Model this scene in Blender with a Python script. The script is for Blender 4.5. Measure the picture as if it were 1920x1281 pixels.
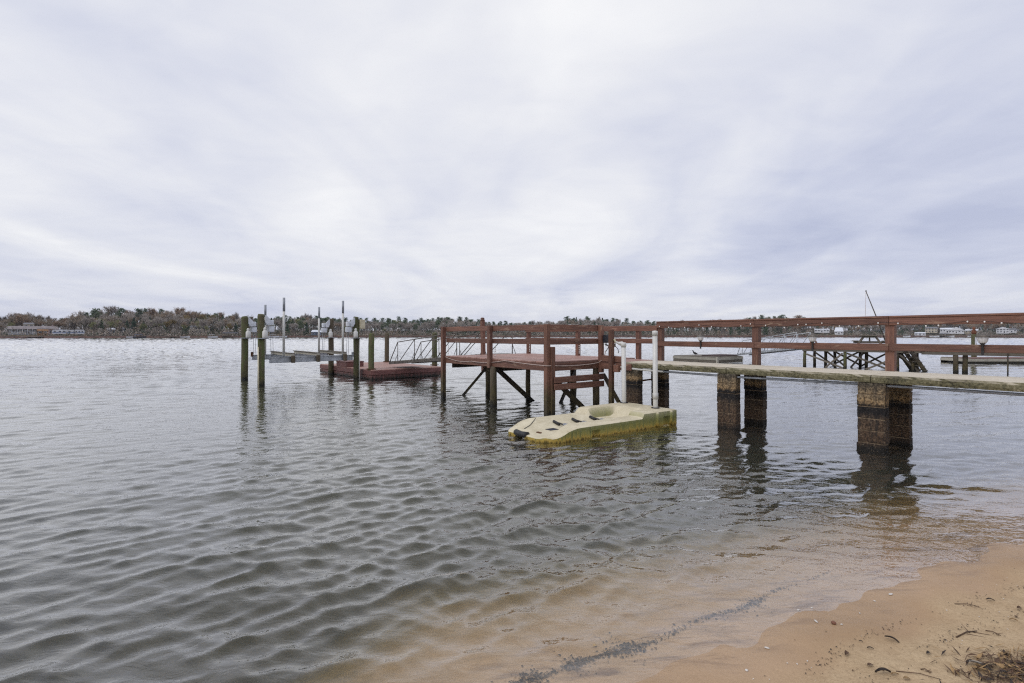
import bpy, bmesh, math, random
import numpy as np
from mathutils import Vector, Matrix

R = math.radians
scene = bpy.context.scene
for o in list(bpy.data.objects):
    bpy.data.objects.remove(o)
COL = scene.collection

# ------------------------------------------------------------------ camera
EYE = 1.9
cam_d = bpy.data.cameras.new('camera')
cam = bpy.data.objects.new('camera', cam_d)
COL.objects.link(cam)
cam.location = (0, 0, EYE)
cam.rotation_euler = (R(90), 0, 0)
cam_d.sensor_width = 36.0
cam_d.lens = 18.0
cam_d.shift_y = -0.0065
cam_d.clip_start = 0.05
cam_d.clip_end = 6000
scene.camera = cam

# ------------------------------------------------------------------ render / exposure
scene.render.engine = 'CYCLES'
scene.view_settings.view_transform = 'Standard'
scene.view_settings.look = 'None'
scene.view_settings.exposure = 0.15
scene.view_settings.gamma = 1.0
scene.view_settings.use_curve_mapping = False
cy = scene.cycles
cy.use_denoising = False
cy.pixel_filter_type = 'BLACKMAN_HARRIS'
cy.filter_width = 1.2
cy.max_bounces = 8
cy.diffuse_bounces = 3
cy.glossy_bounces = 4
cy.transparent_max_bounces = 8
cy.volume_bounces = 0
cy.caustics_reflective = True
cy.caustics_refractive = True
cy.sample_clamp_indirect = 8.0

# ------------------------------------------------------------------ sun + sky
SUN_AZ = R(-125)      # measured from +Y (view direction) towards +X
SUN_EL = R(50)
sun_d = bpy.data.lights.new('sun', 'SUN')
sun_d.energy = 1.1
sun_d.angle = R(35)
sun_d.color = (1.0, 0.965, 0.92)
sun = bpy.data.objects.new('sun', sun_d)
COL.objects.link(sun)
sdir = Vector((math.sin(SUN_AZ) * math.cos(SUN_EL), math.cos(SUN_AZ) * math.cos(SUN_EL), math.sin(SUN_EL)))
sun.rotation_euler = (-sdir).to_track_quat('-Z', 'Y').to_euler()
sun.location = (-30, 10, 60)


class NT:
    """small helper round a node tree"""
    def __init__(self, tree):
        self.t = tree
        tree.nodes.clear()

    def n(self, typ, props=None, **inp):
        nd = self.t.nodes.new(typ)
        for k, v in (props or {}).items():
            setattr(nd, k, v)
        for k, v in inp.items():
            key = int(k[1:]) if (k[0] == 'i' and k[1:].isdigit()) else k.replace('_', ' ')
            self.set(nd.inputs[key], v)
        return nd

    def set(self, sock, v):
        if isinstance(v, bpy.types.NodeSocket):
            self.t.links.new(v, sock)
        elif isinstance(v, bpy.types.Node):
            self.t.links.new(v.outputs[0], sock)
        else:
            if hasattr(sock.default_value, '__len__') and not isinstance(v, (int, float)):
                if len(sock.default_value) == 4 and len(v) == 3:
                    v = tuple(v) + (1,)
            sock.default_value = v

    def math(self, op, a, b=0.0, c=None, clamp=False):
        nd = self.n('ShaderNodeMath', {'operation': op, 'use_clamp': clamp})
        self.set(nd.inputs[0], a); self.set(nd.inputs[1], b)
        if c is not None:
            self.set(nd.inputs[2], c)
        return nd.outputs[0]

    def vmath(self, op, a, b=None, scale=None):
        nd = self.n('ShaderNodeVectorMath', {'operation': op})
        self.set(nd.inputs[0], a)
        if b is not None:
            self.set(nd.inputs[1], b)
        if scale is not None:
            self.set(nd.inputs['Scale'], scale)
        return nd.outputs['Value'] if op in ('DOT_PRODUCT', 'LENGTH', 'DISTANCE') else nd.outputs[0]

    def noise(self, vec, scale, detail=4.0, rough=0.55, distort=0.0):
        nd = self.n('ShaderNodeTexNoise')
        if vec is not None:
            self.set(nd.inputs['Vector'], vec)
        nd.inputs['Scale'].default_value = scale
        nd.inputs['Detail'].default_value = detail
        nd.inputs['Roughness'].default_value = rough
        nd.inputs['Distortion'].default_value = distort
        return nd.outputs['Fac']

    def ramp(self, fac, stops, interp='LINEAR'):
        nd = self.n('ShaderNodeValToRGB')
        nd.color_ramp.interpolation = interp
        el = nd.color_ramp.elements
        while len(el) < len(stops):
            el.new(0.5)
        for e, (p, c) in zip(el, stops):
            e.position = p
            e.color = (c, c, c, 1) if isinstance(c, (int, float)) else tuple(c) + (1,)
        self.set(nd.inputs[0], fac)
        return nd.outputs[0]

    def mix(self, fac, a, b, blend='MIX'):
        nd = self.n('ShaderNodeMix', {'data_type': 'RGBA', 'blend_type': blend})
        self.set(nd.inputs[0], fac); self.set(nd.inputs[6], a); self.set(nd.inputs[7], b)
        return nd.outputs[2]

    def maprange(self, v, a, b, c=0.0, d=1.0, smooth=False):
        nd = self.n('ShaderNodeMapRange', {'interpolation_type': 'SMOOTHSTEP' if smooth else 'LINEAR'})
        for i, x in enumerate((v, a, b, c, d)):
            self.set(nd.inputs[i], x)
        return nd.outputs[0]

    def mapping(self, vec, scale=(1, 1, 1), loc=(0, 0, 0), rot=(0, 0, 0)):
        nd = self.n('ShaderNodeMapping')
        self.set(nd.inputs['Vector'], vec)
        self.set(nd.inputs['Location'], loc)
        self.set(nd.inputs['Rotation'], rot)
        self.set(nd.inputs['Scale'], scale)
        return nd.outputs[0]

    def bump(self, h, strength, dist, normal=None):
        nd = self.n('ShaderNodeBump')
        nd.inputs['Strength'].default_value = strength
        nd.inputs['Distance'].default_value = dist
        self.set(nd.inputs['Height'], h)
        if normal is not None:
            self.set(nd.inputs['Normal'], normal)
        return nd.outputs[0]

    def surf(self, color, rough=0.7, normal=None, metallic=0.0, spec=0.5):
        b = self.n('ShaderNodeBsdfPrincipled')
        self.set(b.inputs['Base Color'], color)
        self.set(b.inputs['Roughness'], rough)
        self.set(b.inputs['Metallic'], metallic)
        self.set(b.inputs['Specular IOR Level'], spec)
        if normal is not None:
            self.set(b.inputs['Normal'], normal)
        o = self.n('ShaderNodeOutputMaterial')
        self.t.links.new(b.outputs[0], o.inputs[0])
        return b


world = bpy.data.worlds.new('World')
scene.world = world
world.use_nodes = True
w = NT(world.node_tree)
sky = w.n('ShaderNodeTexSky', {'sky_type': 'NISHITA', 'sun_disc': False})
sky.sun_elevation = SUN_EL
sky.sun_rotation = SUN_AZ
sky.air_density = 1.0
sky.dust_density = 2.0
bg_sky = w.n('ShaderNodeBackground', Color=sky.outputs[0], Strength=0.1)
# a closed overcast deck: noise on a flat layer seen from below, so bands crowd together towards the horizon
dirv = w.n('ShaderNodeTexCoord').outputs['Generated']
sep = w.n('ShaderNodeSeparateXYZ', Vector=dirv)
zz = w.math('ADD', w.math('MAXIMUM', sep.outputs[2], 0.0), 0.13)
flat = w.n('ShaderNodeCombineXYZ', X=w.math('DIVIDE', sep.outputs[0], zz), Y=w.math('DIVIDE', sep.outputs[1], zz), Z=0.0).outputs[0]
f1 = w.mapping(flat, (0.46, 0.36, 1), (7.1, 0.35, 0), (0, 0, R(34)))
big = w.noise(f1, 0.95, 2.0, 0.45, 0.45)
f2 = w.mapping(flat, (0.95, 0.50, 1), (12.07, 4.45, 0), (0, 0, R(-30)))
mid = w.noise(f2, 1.35, 4.0, 0.52, 0.7)
f3 = w.mapping(flat, (0.9, 1.3, 1), (3.1, 1.7, 0), (0, 0, R(10)))
fine = w.noise(f3, 3.4, 6.0, 0.58, 0.5)
# thin bright part of the deck ahead, thicker cloud to the right
glow_dir = Vector((-0.10, 0.88, 0.34)).normalized()
gd = w.vmath('DOT_PRODUCT', dirv, tuple(glow_dir))
glow = w.maprange(gd, 0.62, 1.0, 0.0, 1.0, True)
thick = w.maprange(sep.outputs[0], -0.05, 0.65, 0.0, 1.0, True)
tone = w.math('ADD', w.math('MULTIPLY', big, 0.80), w.math('MULTIPLY', mid, 0.80))
tone = w.math('ADD', tone, w.math('MULTIPLY', fine, 0.24))
tone = w.math('ADD', tone, w.math('MULTIPLY', glow, 0.13))
tone = w.math('SUBTRACT', tone, w.math('MULTIPLY', thick, 0.085))
low = w.maprange(sep.outputs[2], 0.0, 0.22, 0.10, 0.0, True)
tone = w.math('SUBTRACT', tone, low)
ccol = w.ramp(w.maprange(tone, 0.58, 1.30), [(0.0, (0.46, 0.495, 0.64)), (0.25, (0.555, 0.585, 0.71)), (0.5, (0.665, 0.685, 0.77)), (0.75, (0.765, 0.775, 0.82)), (1.0, (0.865, 0.868, 0.885))])
bg_cloud = w.n('ShaderNodeBackground', Color=ccol, Strength=1.0)
wm = w.n('ShaderNodeMixShader')
wm.inputs[0].default_value = 0.96
w.t.links.new(bg_sky.outputs[0], wm.inputs[1])
w.t.links.new(bg_cloud.outputs[0], wm.inputs[2])
wo = w.n('ShaderNodeOutputWorld')
w.t.links.new(wm.outputs[0], wo.inputs[0])

# ================================================================== materials
MATS = {}


def material(name):
    m = bpy.data.materials.new(name)
    m.use_nodes = True
    MATS[name] = m
    return m, NT(m.node_tree)


def wood_mat(name, dark, light, worn, wear=0.62, rough=0.7, algae=0.0, rand=0.35, algae_top=0.75):
    """stained or bare lumber: grain along local X, worn patches, a wet green-black foot near the water"""
    m, t = material(name)
    tc = t.n('ShaderNodeTexCoord').outputs['Object']
    oi = t.n('ShaderNodeObjectInfo').outputs['Random']
    off = t.n('ShaderNodeCombineXYZ', X=t.math('MULTIPLY', oi, 37.0), Y=t.math('MULTIPLY', oi, 11.0), Z=0.0)
    v = t.vmath('ADD', tc, off.outputs[0])
    grain = t.noise(t.mapping(v, (0.9, 15, 15)), 2.2, 6, 0.72, 0.4)
    blot = t.noise(v, 2.6, 4, 0.6)
    c = t.mix(t.maprange(grain, 0.3, 0.72), dark, light)
    wn = t.noise(t.mapping(v, (0.8, 3.5, 3.5)), 3.4, 6, 0.7, 0.5)
    c = t.mix(t.maprange(wn, wear, wear + 0.12), c, worn)
    c = t.mix(t.maprange(blot, 0.35, 0.75, 0.0, 0.45), c, t.mix(1.0, c, (0.45, 0.45, 0.45), 'MULTIPLY'))
    c = t.mix(1.0, c, t.n('ShaderNodeCombineColor', i0=t.maprange(oi, 0, 1, 1 - rand, 1 + rand),
                         i1=t.maprange(oi, 0, 1, 1 - rand, 1 + rand), i2=t.maprange(oi, 0, 1, 1 - rand, 1 + rand)).outputs[0], 'MULTIPLY')
    r = t.maprange(grain, 0.2, 0.8, rough - 0.12, rough + 0.12)
    if algae > 0:
        g = t.n('ShaderNodeNewGeometry').outputs['Position']
        z = t.n('ShaderNodeSeparateXYZ', Vector=g).outputs[2]
        zn = t.math('ADD', z, t.math('MULTIPLY', t.math('SUBTRACT', t.noise(t.mapping(g, (7, 7, 1.2)), 2.0, 4, 0.6), 0.5), 0.55))
        al = t.ramp(t.noise(g, 9, 3, 0.6), [(0.35, (0.030, 0.026, 0.012)), (0.6, (0.085, 0.066, 0.022)), (0.75, (0.13, 0.098, 0.035))])
        c = t.mix(t.math('MULTIPLY', t.maprange(zn, algae_top, algae_top - 0.4), algae), c, al)
        c = t.mix(t.maprange(zn, 0.22, 0.02), c, (0.012, 0.011, 0.008))
    t.surf(c, r, t.bump(grain, 0.6, 0.008))
    return m


wood_mat('red_stain', (0.090, 0.038, 0.026), (0.265, 0.128, 0.086), (0.38, 0.26, 0.18), 0.58, 0.62, rand=0.22)
wood_mat('red_stain_pile', (0.085, 0.037, 0.025), (0.24, 0.115, 0.074), (0.36, 0.23, 0.12), 0.60, 0.7, algae=0.92, rand=0.2, algae_top=0.85)
wood_mat('red_deck', (0.28, 0.150, 0.118), (0.46, 0.275, 0.225), (0.52, 0.38, 0.32), 0.56, 0.55, rand=0.2)  # weathered red stain, paled so the sky's sheen sits in the colour
wood_mat('pile_green', (0.060, 0.052, 0.030), (0.135, 0.118, 0.060), (0.09, 0.11, 0.035), 0.46, 0.85, algae=0.55, rand=0.2, algae_top=0.7)
wood_mat('pile_brown', (0.070, 0.055, 0.038), (0.165, 0.130, 0.085), (0.12, 0.12, 0.05), 0.55, 0.85, algae=0.8, rand=0.2, algae_top=0.7)
wood_mat('grey_wood', (0.095, 0.080, 0.062), (0.22, 0.19, 0.15), (0.12, 0.12, 0.06), 0.58, 0.85, rand=0.25)
wood_mat('dark_wood', (0.025, 0.018, 0.013), (0.065, 0.048, 0.034), (0.07, 0.055, 0.03), 0.6, 0.8, algae=0.7, rand=0.25)
wood_mat('float_red', (0.11, 0.042, 0.036), (0.23, 0.098, 0.085), (0.30, 0.20, 0.17), 0.6, 0.62, rand=0.22, algae=0.85, algae_top=0.16)
wood_mat('bunk_carpet', (0.30, 0.28, 0.23), (0.46, 0.43, 0.36), (0.24, 0.20, 0.14), 0.62, 0.9, rand=0.15)
wood_mat('brown_mat', (0.070, 0.048, 0.046), (0.125, 0.088, 0.082), (0.16, 0.12, 0.11), 0.64, 0.8, rand=0.15)


def plain(name, col, rough=0.5, metallic=0.0, var=0.12, scale=6.0, spec=0.5, bump=0.0):
    m, t = material(name)
    v = t.n('ShaderNodeTexCoord').outputs['Object']
    nz = t.noise(v, scale, 5, 0.6)
    lo = tuple(c * (1 - 2.2 * var) for c in col)
    hi = tuple(min(1, c * (1 + 1.6 * var)) for c in col)
    c = t.mix(t.maprange(nz, 0.3, 0.7), lo, hi)
    t.surf(c, t.maprange(nz, 0.3, 0.7, rough + 0.08, rough - 0.05), t.bump(nz, bump, 0.01) if bump else None, metallic, spec)
    return m


plain('galvanised', (0.36, 0.38, 0.41), 0.45, 0.6, 0.15)
plain('aluminium', (0.42, 0.44, 0.46), 0.42, 0.55, 0.15)
plain('rail_steel', (0.13, 0.115, 0.10), 0.6, 0.35, 0.25)
plain('motor_white', (0.66, 0.69, 0.74), 0.4, 0.0, 0.1)
plain('cream_box', (0.62, 0.56, 0.40), 0.5, 0.0, 0.1)
plain('pvc_white', (0.62, 0.615, 0.58), 0.35, 0.0, 0.07, 2.5)
plain('pvc_grey', (0.28, 0.30, 0.33), 0.45, 0.0, 0.15)
plain('rust', (0.13, 0.060, 0.028), 0.85, 0.2, 0.3, 14)
plain('black_rubber', (0.018, 0.018, 0.02), 0.55, 0.0, 0.3)
plain('black_box', (0.020, 0.022, 0.032), 0.4, 0.0, 0.2)
plain('cord_beige', (0.42, 0.33, 0.29), 0.6, 0.0, 0.15)
plain('cord_black', (0.02, 0.02, 0.022), 0.5)
plain('bulb_white', (0.80, 0.79, 0.76), 0.25, 0.0, 0.03)
plain('lamp_black', (0.022, 0.020, 0.020), 0.45, 0.0, 0.2)
plain('lamp_cap', (0.16, 0.14, 0.12), 0.6, 0.1, 0.25)
plain('lamp_globe', (0.66, 0.66, 0.67), 0.25, 0.0, 0.06)
plain('chain_blue', (0.10, 0.16, 0.30), 0.5)
plain('bird_dark', (0.02, 0.018, 0.02), 0.7)
plain('bird_rust', (0.17, 0.062, 0.030), 0.75, 0, 0.25)
plain('roof_pink', (0.235, 0.205, 0.205), 0.85, 0, 0.12, 0.6)
plain('roof_grey', (0.17, 0.17, 0.185), 0.8, 0, 0.12, 0.6)
plain('roof_white', (0.66, 0.69, 0.74), 0.5, 0.0, 0.05, 0.4)
plain('roof_dark', (0.05, 0.05, 0.06), 0.8, 0, 0.2, 0.6)
plain('siding_white', (0.66, 0.67, 0.70), 0.7, 0, 0.06, 0.7)
plain('siding_cream', (0.50, 0.44, 0.34), 0.75, 0, 0.08, 0.7)
plain('siding_pink', (0.33, 0.24, 0.23), 0.8, 0, 0.1, 0.7)
plain('siding_blue', (0.20, 0.24, 0.33), 0.75, 0, 0.1, 0.7)
plain('orange_wood', (0.25, 0.13, 0.055), 0.8, 0, 0.2, 0.9)
plain('glass_dark', (0.02, 0.025, 0.035), 0.12, 0, 0.2, 0.5)
plain('blue_stripe', (0.08, 0.14, 0.30), 0.4, 0, 0.1, 0.5)
plain('canvas_dark', (0.022, 0.025, 0.04), 0.8, 0, 0.2, 1)
plain('shore_stone', (0.34, 0.31, 0.27), 0.9, 0, 0.2, 1.2)
plain('trunk_grey', (0.14, 0.115, 0.100), 0.9, 0, 0.25, 0.7)
plain('trunk_dark', (0.035, 0.028, 0.024), 0.9, 0, 0.25, 0.7)
plain('trunk_pale', (0.25, 0.22, 0.20), 0.9, 0, 0.2, 0.7)
plain('leaf_brown', (0.115, 0.060, 0.030), 0.75, 0, 0.3, 30)
plain('leaf_tan', (0.30, 0.19, 0.085), 0.75, 0, 0.25, 30)
plain('leaf_dark', (0.045, 0.032, 0.026), 0.8, 0, 0.3, 30)
plain('leaf_yellow', (0.48, 0.30, 0.09), 0.7, 0, 0.2, 30)
plain('twig', (0.105, 0.062, 0.038), 0.85, 0, 0.3, 20)
plain('shell', (0.62, 0.58, 0.53), 0.4, 0, 0.08, 20)
plain('pebble_red', (0.20, 0.085, 0.05), 0.7, 0, 0.2, 30)
plain('debris_black', (0.022, 0.018, 0.018), 0.85, 0, 0.35, 20)


def foliage_mat(name, cols, scale=0.11, rand=0.3):
    m, t = material(name)
    g = t.n('ShaderNodeNewGeometry').outputs['Position']
    oi = t.n('ShaderNodeObjectInfo').outputs['Random']
    a = t.noise(g, scale, 3, 0.6)
    b = t.noise(g, scale * 8, 2, 0.6)
    f = t.math('ADD', t.math('MULTIPLY', a, 0.6), t.math('ADD', t.math('MULTIPLY', b, 0.4), t.math('MULTIPLY', t.math('SUBTRACT', oi, 0.5), rand)))
    n = len(cols)
    c = t.ramp(f, [(0.3 + 0.4 * i / max(1, n - 1), col) for i, col in enumerate(cols)])
    bs = t.surf(c, 0.8, None, 0, 0.2)
    return m


foliage_mat('pine_needles', [(0.045, 0.078, 0.048), (0.078, 0.118, 0.066), (0.12, 0.16, 0.085)])
foliage_mat('evergreen_dark', [(0.026, 0.052, 0.036), (0.046, 0.082, 0.050), (0.080, 0.115, 0.060)])
foliage_mat('green_yellow', [(0.15, 0.165, 0.070), (0.22, 0.23, 0.095), (0.29, 0.29, 0.13)])
foliage_mat('twigs_grey', [(0.24, 0.212, 0.192), (0.33, 0.292, 0.262), (0.41, 0.365, 0.32)])
foliage_mat('twigs_brown', [(0.19, 0.15, 0.115), (0.27, 0.215, 0.165), (0.34, 0.275, 0.21)])
foliage_mat('leaves_rust', [(0.21, 0.140, 0.095), (0.29, 0.20, 0.135), (0.35, 0.26, 0.18)])
foliage_mat('leaves_gold', [(0.16, 0.110, 0.035), (0.24, 0.170, 0.05), (0.28, 0.20, 0.08)])

# weathered concrete slab
m, t = material('slab_concrete')
g = t.n('ShaderNodeNewGeometry')
pos, nrm = g.outputs['Position'], g.outputs['Normal']
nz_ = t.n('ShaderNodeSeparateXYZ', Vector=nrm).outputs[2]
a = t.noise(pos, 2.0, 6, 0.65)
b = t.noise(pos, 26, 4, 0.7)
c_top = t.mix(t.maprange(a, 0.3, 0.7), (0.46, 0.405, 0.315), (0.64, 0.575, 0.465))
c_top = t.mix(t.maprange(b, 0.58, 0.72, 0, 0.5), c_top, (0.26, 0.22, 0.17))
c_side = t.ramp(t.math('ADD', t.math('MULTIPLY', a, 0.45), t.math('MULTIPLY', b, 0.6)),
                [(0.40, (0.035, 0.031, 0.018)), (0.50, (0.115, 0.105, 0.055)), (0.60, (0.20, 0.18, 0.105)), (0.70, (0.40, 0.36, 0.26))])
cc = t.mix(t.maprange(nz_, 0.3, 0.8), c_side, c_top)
t.surf(cc, 0.88, t.bump(b, 0.6, 0.012))

# stained concrete blocks: old water marks follow the height above the lake
m, t = material('pier_block')
g = t.n('ShaderNodeNewGeometry')
pos = g.outputs['Position']
oi = t.n('ShaderNodeObjectInfo').outputs['Random']
z = t.n('ShaderNodeSeparateXYZ', Vector=pos).outputs[2]
zn = t.math('ADD', z, t.math('MULTIPLY', t.math('SUBTRACT', t.noise(t.mapping(pos, (5, 5, 1.5)), 2.2, 5, 0.65), 0.5), 0.20))
zn = t.math('ADD', zn, t.math('MULTIPLY', t.math('SUBTRACT', oi, 0.5), 0.10))
band = t.ramp(t.maprange(zn, 0.0, 1.12), [(0.0, (0.014, 0.011, 0.008)), (0.12, (0.115, 0.070, 0.040)), (0.36, (0.125, 0.080, 0.048)),
                                         (0.50, (0.09, 0.062, 0.042)), (0.56, (0.013, 0.011, 0.012)), (0.67, (0.014, 0.012, 0.013)), (0.73, (0.42, 0.285, 0.145)),
                                         (0.82, (0.33, 0.245, 0.145)), (0.92, (0.12, 0.10, 0.070)), (1.0, (0.26, 0.225, 0.16))])
pit = t.noise(pos, 30, 5, 0.78)
streak = t.noise(t.mapping(pos, (9, 9, 1.2)), 1.6, 5, 0.65)
cc = t.mix(t.maprange(pit, 0.42, 0.58), t.mix(1.0, band, (0.22, 0.2, 0.19), 'MULTIPLY'), band)
cc = t.mix(t.math('MULTIPLY', t.maprange(streak, 0.50, 0.64), 0.75), cc, (0.016, 0.014, 0.013))
cc = t.mix(t.math('MULTIPLY', t.maprange(pit, 0.60, 0.70), 0.7), cc, (0.40, 0.32, 0.22))
t.surf(cc, 0.9, t.bump(pit, 0.9, 0.016))
plain('mortar', (0.19, 0.14, 0.09), 0.95, 0, 0.3, 20)

# drive-on float plastic
m, t = material('float_plastic')
g = t.n('ShaderNodeNewGeometry')
pos = g.outputs['Position']
nz_ = t.n('ShaderNodeSeparateXYZ', Vector=g.outputs['Normal']).outputs[2]
z = t.n('ShaderNodeSeparateXYZ', Vector=pos).outputs[2]
a = t.noise(pos, 3.2, 6, 0.65)
sp = t.noise(pos, 34, 3, 0.7)
st = t.noise(t.mapping(pos, (14, 14, 1.1)), 1.5, 5, 0.65)
top = t.mix(t.maprange(a, 0.3, 0.72), (0.50, 0.44, 0.30), (0.70, 0.635, 0.47))
top = t.mix(t.maprange(t.noise(pos, 7.5, 5, 0.7), 0.56, 0.74, 0, 0.6), top, (0.33, 0.27, 0.15))
top = t.mix(t.maprange(sp, 0.67, 0.76, 0, 0.7), top, (0.13, 0.11, 0.07))
zs = t.math('ADD', z, t.math('MULTIPLY', t.math('SUBTRACT', st, 0.5), 0.30))
side = t.ramp(t.maprange(zs, -0.02, 0.33), [(0.0, (0.10, 0.072, 0.012)), (0.12, (0.44, 0.30, 0.060)), (0.26, (0.30, 0.26, 0.065)),
                                           (0.5, (0.20, 0.205, 0.065)), (0.75, (0.32, 0.315, 0.15)), (1.0, (0.50, 0.47, 0.30))])
side = t.mix(t.maprange(st, 0.54, 0.70, 0, 0.7), side, (0.07, 0.078, 0.026))
side = t.mix(t.maprange(sp, 0.62, 0.74, 0, 0.6), side, (0.42, 0.40, 0.28))
cc = t.mix(t.maprange(nz_, 0.35, 0.62), side, top)
t.surf(cc, 0.6, t.bump(sp, 0.25, 0.006), 0, 0.35)

# sand and lake bed
m, t = material('sand')
g = t.n('ShaderNodeNewGeometry')
pos = g.outputs['Position']
z = t.n('ShaderNodeSeparateXYZ', Vector=pos).outputs[2]
n1 = t.noise(pos, 1.1, 5, 0.6)
n2 = t.noise(pos, 9.0, 5, 0.65)
n3 = t.noise(pos, 190.0, 3, 0.7)
dry = t.mix(t.maprange(n2, 0.3, 0.7), (0.47, 0.345, 0.205), (0.61, 0.465, 0.29))
dry = t.mix(t.maprange(n1, 0.35, 0.7, 0, 0.5), dry, (0.47, 0.32, 0.185))
n4 = t.noise(pos, 55.0, 4, 0.75)
dry = t.mix(t.maprange(n4, 0.30, 0.52, 0.55, 0.0), dry, (0.25, 0.165, 0.09))
dry = t.mix(t.maprange(n4, 0.60, 0.74, 0.0, 0.6), dry, (0.66, 0.52, 0.34))
dry = t.mix(t.maprange(n3, 0.34, 0.66), t.mix(1.0, dry, (0.72, 0.70, 0.68), 'MULTIPLY'), dry)
wet = t.mix(t.maprange(n1, 0.35, 0.65), (0.40, 0.265, 0.150), (0.48, 0.33, 0.205))
wet = t.mix(t.maprange(n3, 0.34, 0.66), t.mix(1.0, wet, (0.8, 0.78, 0.76), 'MULTIPLY'), wet)
zw = t.math('ADD', z, t.math('MULTIPLY', t.math('SUBTRACT', n1, 0.5), 0.06))
wetf = t.maprange(zw, 0.075, 0.03, 0, 1, True)
c = t.mix(wetf, dry, wet)
# dark silty streaks; deep bed silty, with depth's loss of light in the colour
streak = t.noise(t.mapping(pos, (0.55, 2.2, 1), (0, 0, 0), (0, 0, R(-25.8))), 3.4, 6, 0.7, 0.4)
zone = t.math('MULTIPLY', t.maprange(z, 0.03, -0.01), t.maprange(z, -0.16, -0.05))
c = t.mix(t.math('MULTIPLY', zone, t.maprange(streak, 0.50, 0.66, 0, 0.75)), c, (0.105, 0.060, 0.045))
silt_dimmed = t.mix(t.maprange(n2, 0.35, 0.65), (0.14, 0.105, 0.036), (0.21, 0.155, 0.052))
c = t.mix(t.maprange(t.math('ADD', z, t.math('MULTIPLY', t.math('SUBTRACT', n2, 0.5), 0.3)), -0.10, -0.62, 0, 1, True), c, silt_dimmed)
rough = t.maprange(t.maprange(zw, 0.05, 0.012), 0, 1, 0.92, 0.38)
t.surf(c, rough, t.bump(n3, 0.35, 0.004, t.bump(n4, 0.4, 0.006, t.bump(n2, 0.45, 0.03))), 0, 0.35)

# far bank
m, t = material('far_ground')
g = t.n('ShaderNodeNewGeometry')
pos = g.outputs['Position']
z = t.n('ShaderNodeSeparateXYZ', Vector=pos).outputs[2]
a = t.noise(t.mapping(pos, (1, 0.35, 1)), 0.035, 4, 0.6)
b = t.noise(pos, 0.3, 4, 0.6)
up = t.ramp(t.math('ADD', t.math('MULTIPLY', a, 0.8), t.math('MULTIPLY', b, 0.2)),
            [(0.34, (0.045, 0.038, 0.032)), (0.48, (0.075, 0.064, 0.045)), (0.60, (0.13, 0.105, 0.062)), (0.72, (0.24, 0.175, 0.105))])
bank = t.mix(t.maprange(b, 0.35, 0.65), (0.060, 0.040, 0.036), (0.13, 0.070, 0.052))
c = t.mix(t.maprange(z, 0.9, 1.3), bank, up)
t.surf(c, 0.95, None, 0, 0.1)

# lake water: a clear skin over stained, slightly cloudy water
m, t = material('lake_water')
g = t.n('ShaderNodeNewGeometry')
pos = g.outputs['Position']
rr = t.vmath('LENGTH', pos)
fw = t.mapping(pos, (0.55, 1.0, 1), (0, 0, 0), (0, 0, R(14)))
r1 = t.noise(fw, 8.0, 3, 0.6, 0.6)
r2 = t.noise(fw, 24.0, 2, 0.5, 0.3)
r3 = t.noise(t.mapping(pos, (0.4, 1.0, 1), (0, 0, 0), (0, 0, R(8))), 0.9, 4, 0.65, 0.5)
nearw = t.maprange(rr, 3, 12, 0.75, 1.0)
farw = t.maprange(rr, 18, 60, 0.0, 1.0)
hgt = t.math('ADD', t.math('MULTIPLY', r1, 0.009), t.math('MULTIPLY', r2, 0.0018))
hgt = t.math('MULTIPLY', hgt, nearw)
hgt = t.math('MULTIPLY', hgt, t.maprange(rr, 25, 80, 1.0, 0.15))
bn = t.bump(hgt, 1.0, 1.0)
cosv = t.math('MINIMUM', t.math('ABSOLUTE', t.vmath('DOT_PRODUCT', g.outputs['Incoming'], bn)), 1.0)
fres_ = t.math('ADD', 0.036, t.math('MULTIPLY', 0.964, t.math('POWER', t.math('SUBTRACT', 1.0, cosv), 3.2)))
gl = t.n('ShaderNodeBsdfGlossy', Color=(1, 1, 1), Roughness=0.03, Normal=bn)
tr = t.n('ShaderNodeBsdfTransparent', Color=(1, 1, 1))
mx = t.n('ShaderNodeMixShader')
t.set(mx.inputs[0], fres_)
t.t.links.new(tr.outputs[0], mx.inputs[1])
t.t.links.new(gl.outputs[0], mx.inputs[2])
va = t.n('ShaderNodeVolumeAbsorption', Color=(0.62, 0.56, 0.24), Density=1.0)
vs = t.n('ShaderNodeVolumeScatter', Color=(0.47, 0.55, 0.60), Density=0.20, Anisotropy=0.0)
ad = t.n('ShaderNodeAddShader')
t.t.links.new(va.outputs[0], ad.inputs[0]); t.t.links.new(vs.outputs[0], ad.inputs[1])
out = t.n('ShaderNodeOutputMaterial')
t.t.links.new(mx.outputs[0], out.inputs['Surface'])
t.t.links.new(ad.outputs[0], out.inputs['Volume'])

# ================================================================== mesh helpers
def tag(o, label=None, cat=None, group=None, kind=None):
    if label: o['label'] = label
    if cat: o['category'] = cat
    if group: o['group'] = group
    if kind: o['kind'] = kind
    return o


def link(name, me, mat=None, parent=None, mw=None, smooth=False):
    if mat is not None and len(me.materials) == 0:
        me.materials.append(MATS[mat])
    if smooth:
        me.polygons.foreach_set('use_smooth', [True] * len(me.polygons))
    o = bpy.data.objects.new(name, me)
    COL.objects.link(o)
    if parent is not None:
        o.parent = parent
    if mw is not None:
        o.matrix_basis = mw
    return o


def empty(name, loc=(0, 0, 0), rz=0.0, label=None, cat=None, group=None):
    o = bpy.data.objects.new(name, None)
    COL.objects.link(o)
    o.location = loc
    o.rotation_euler = (0, 0, rz)
    o.empty_display_size = 0.2
    return tag(o, label, cat, group)


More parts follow.
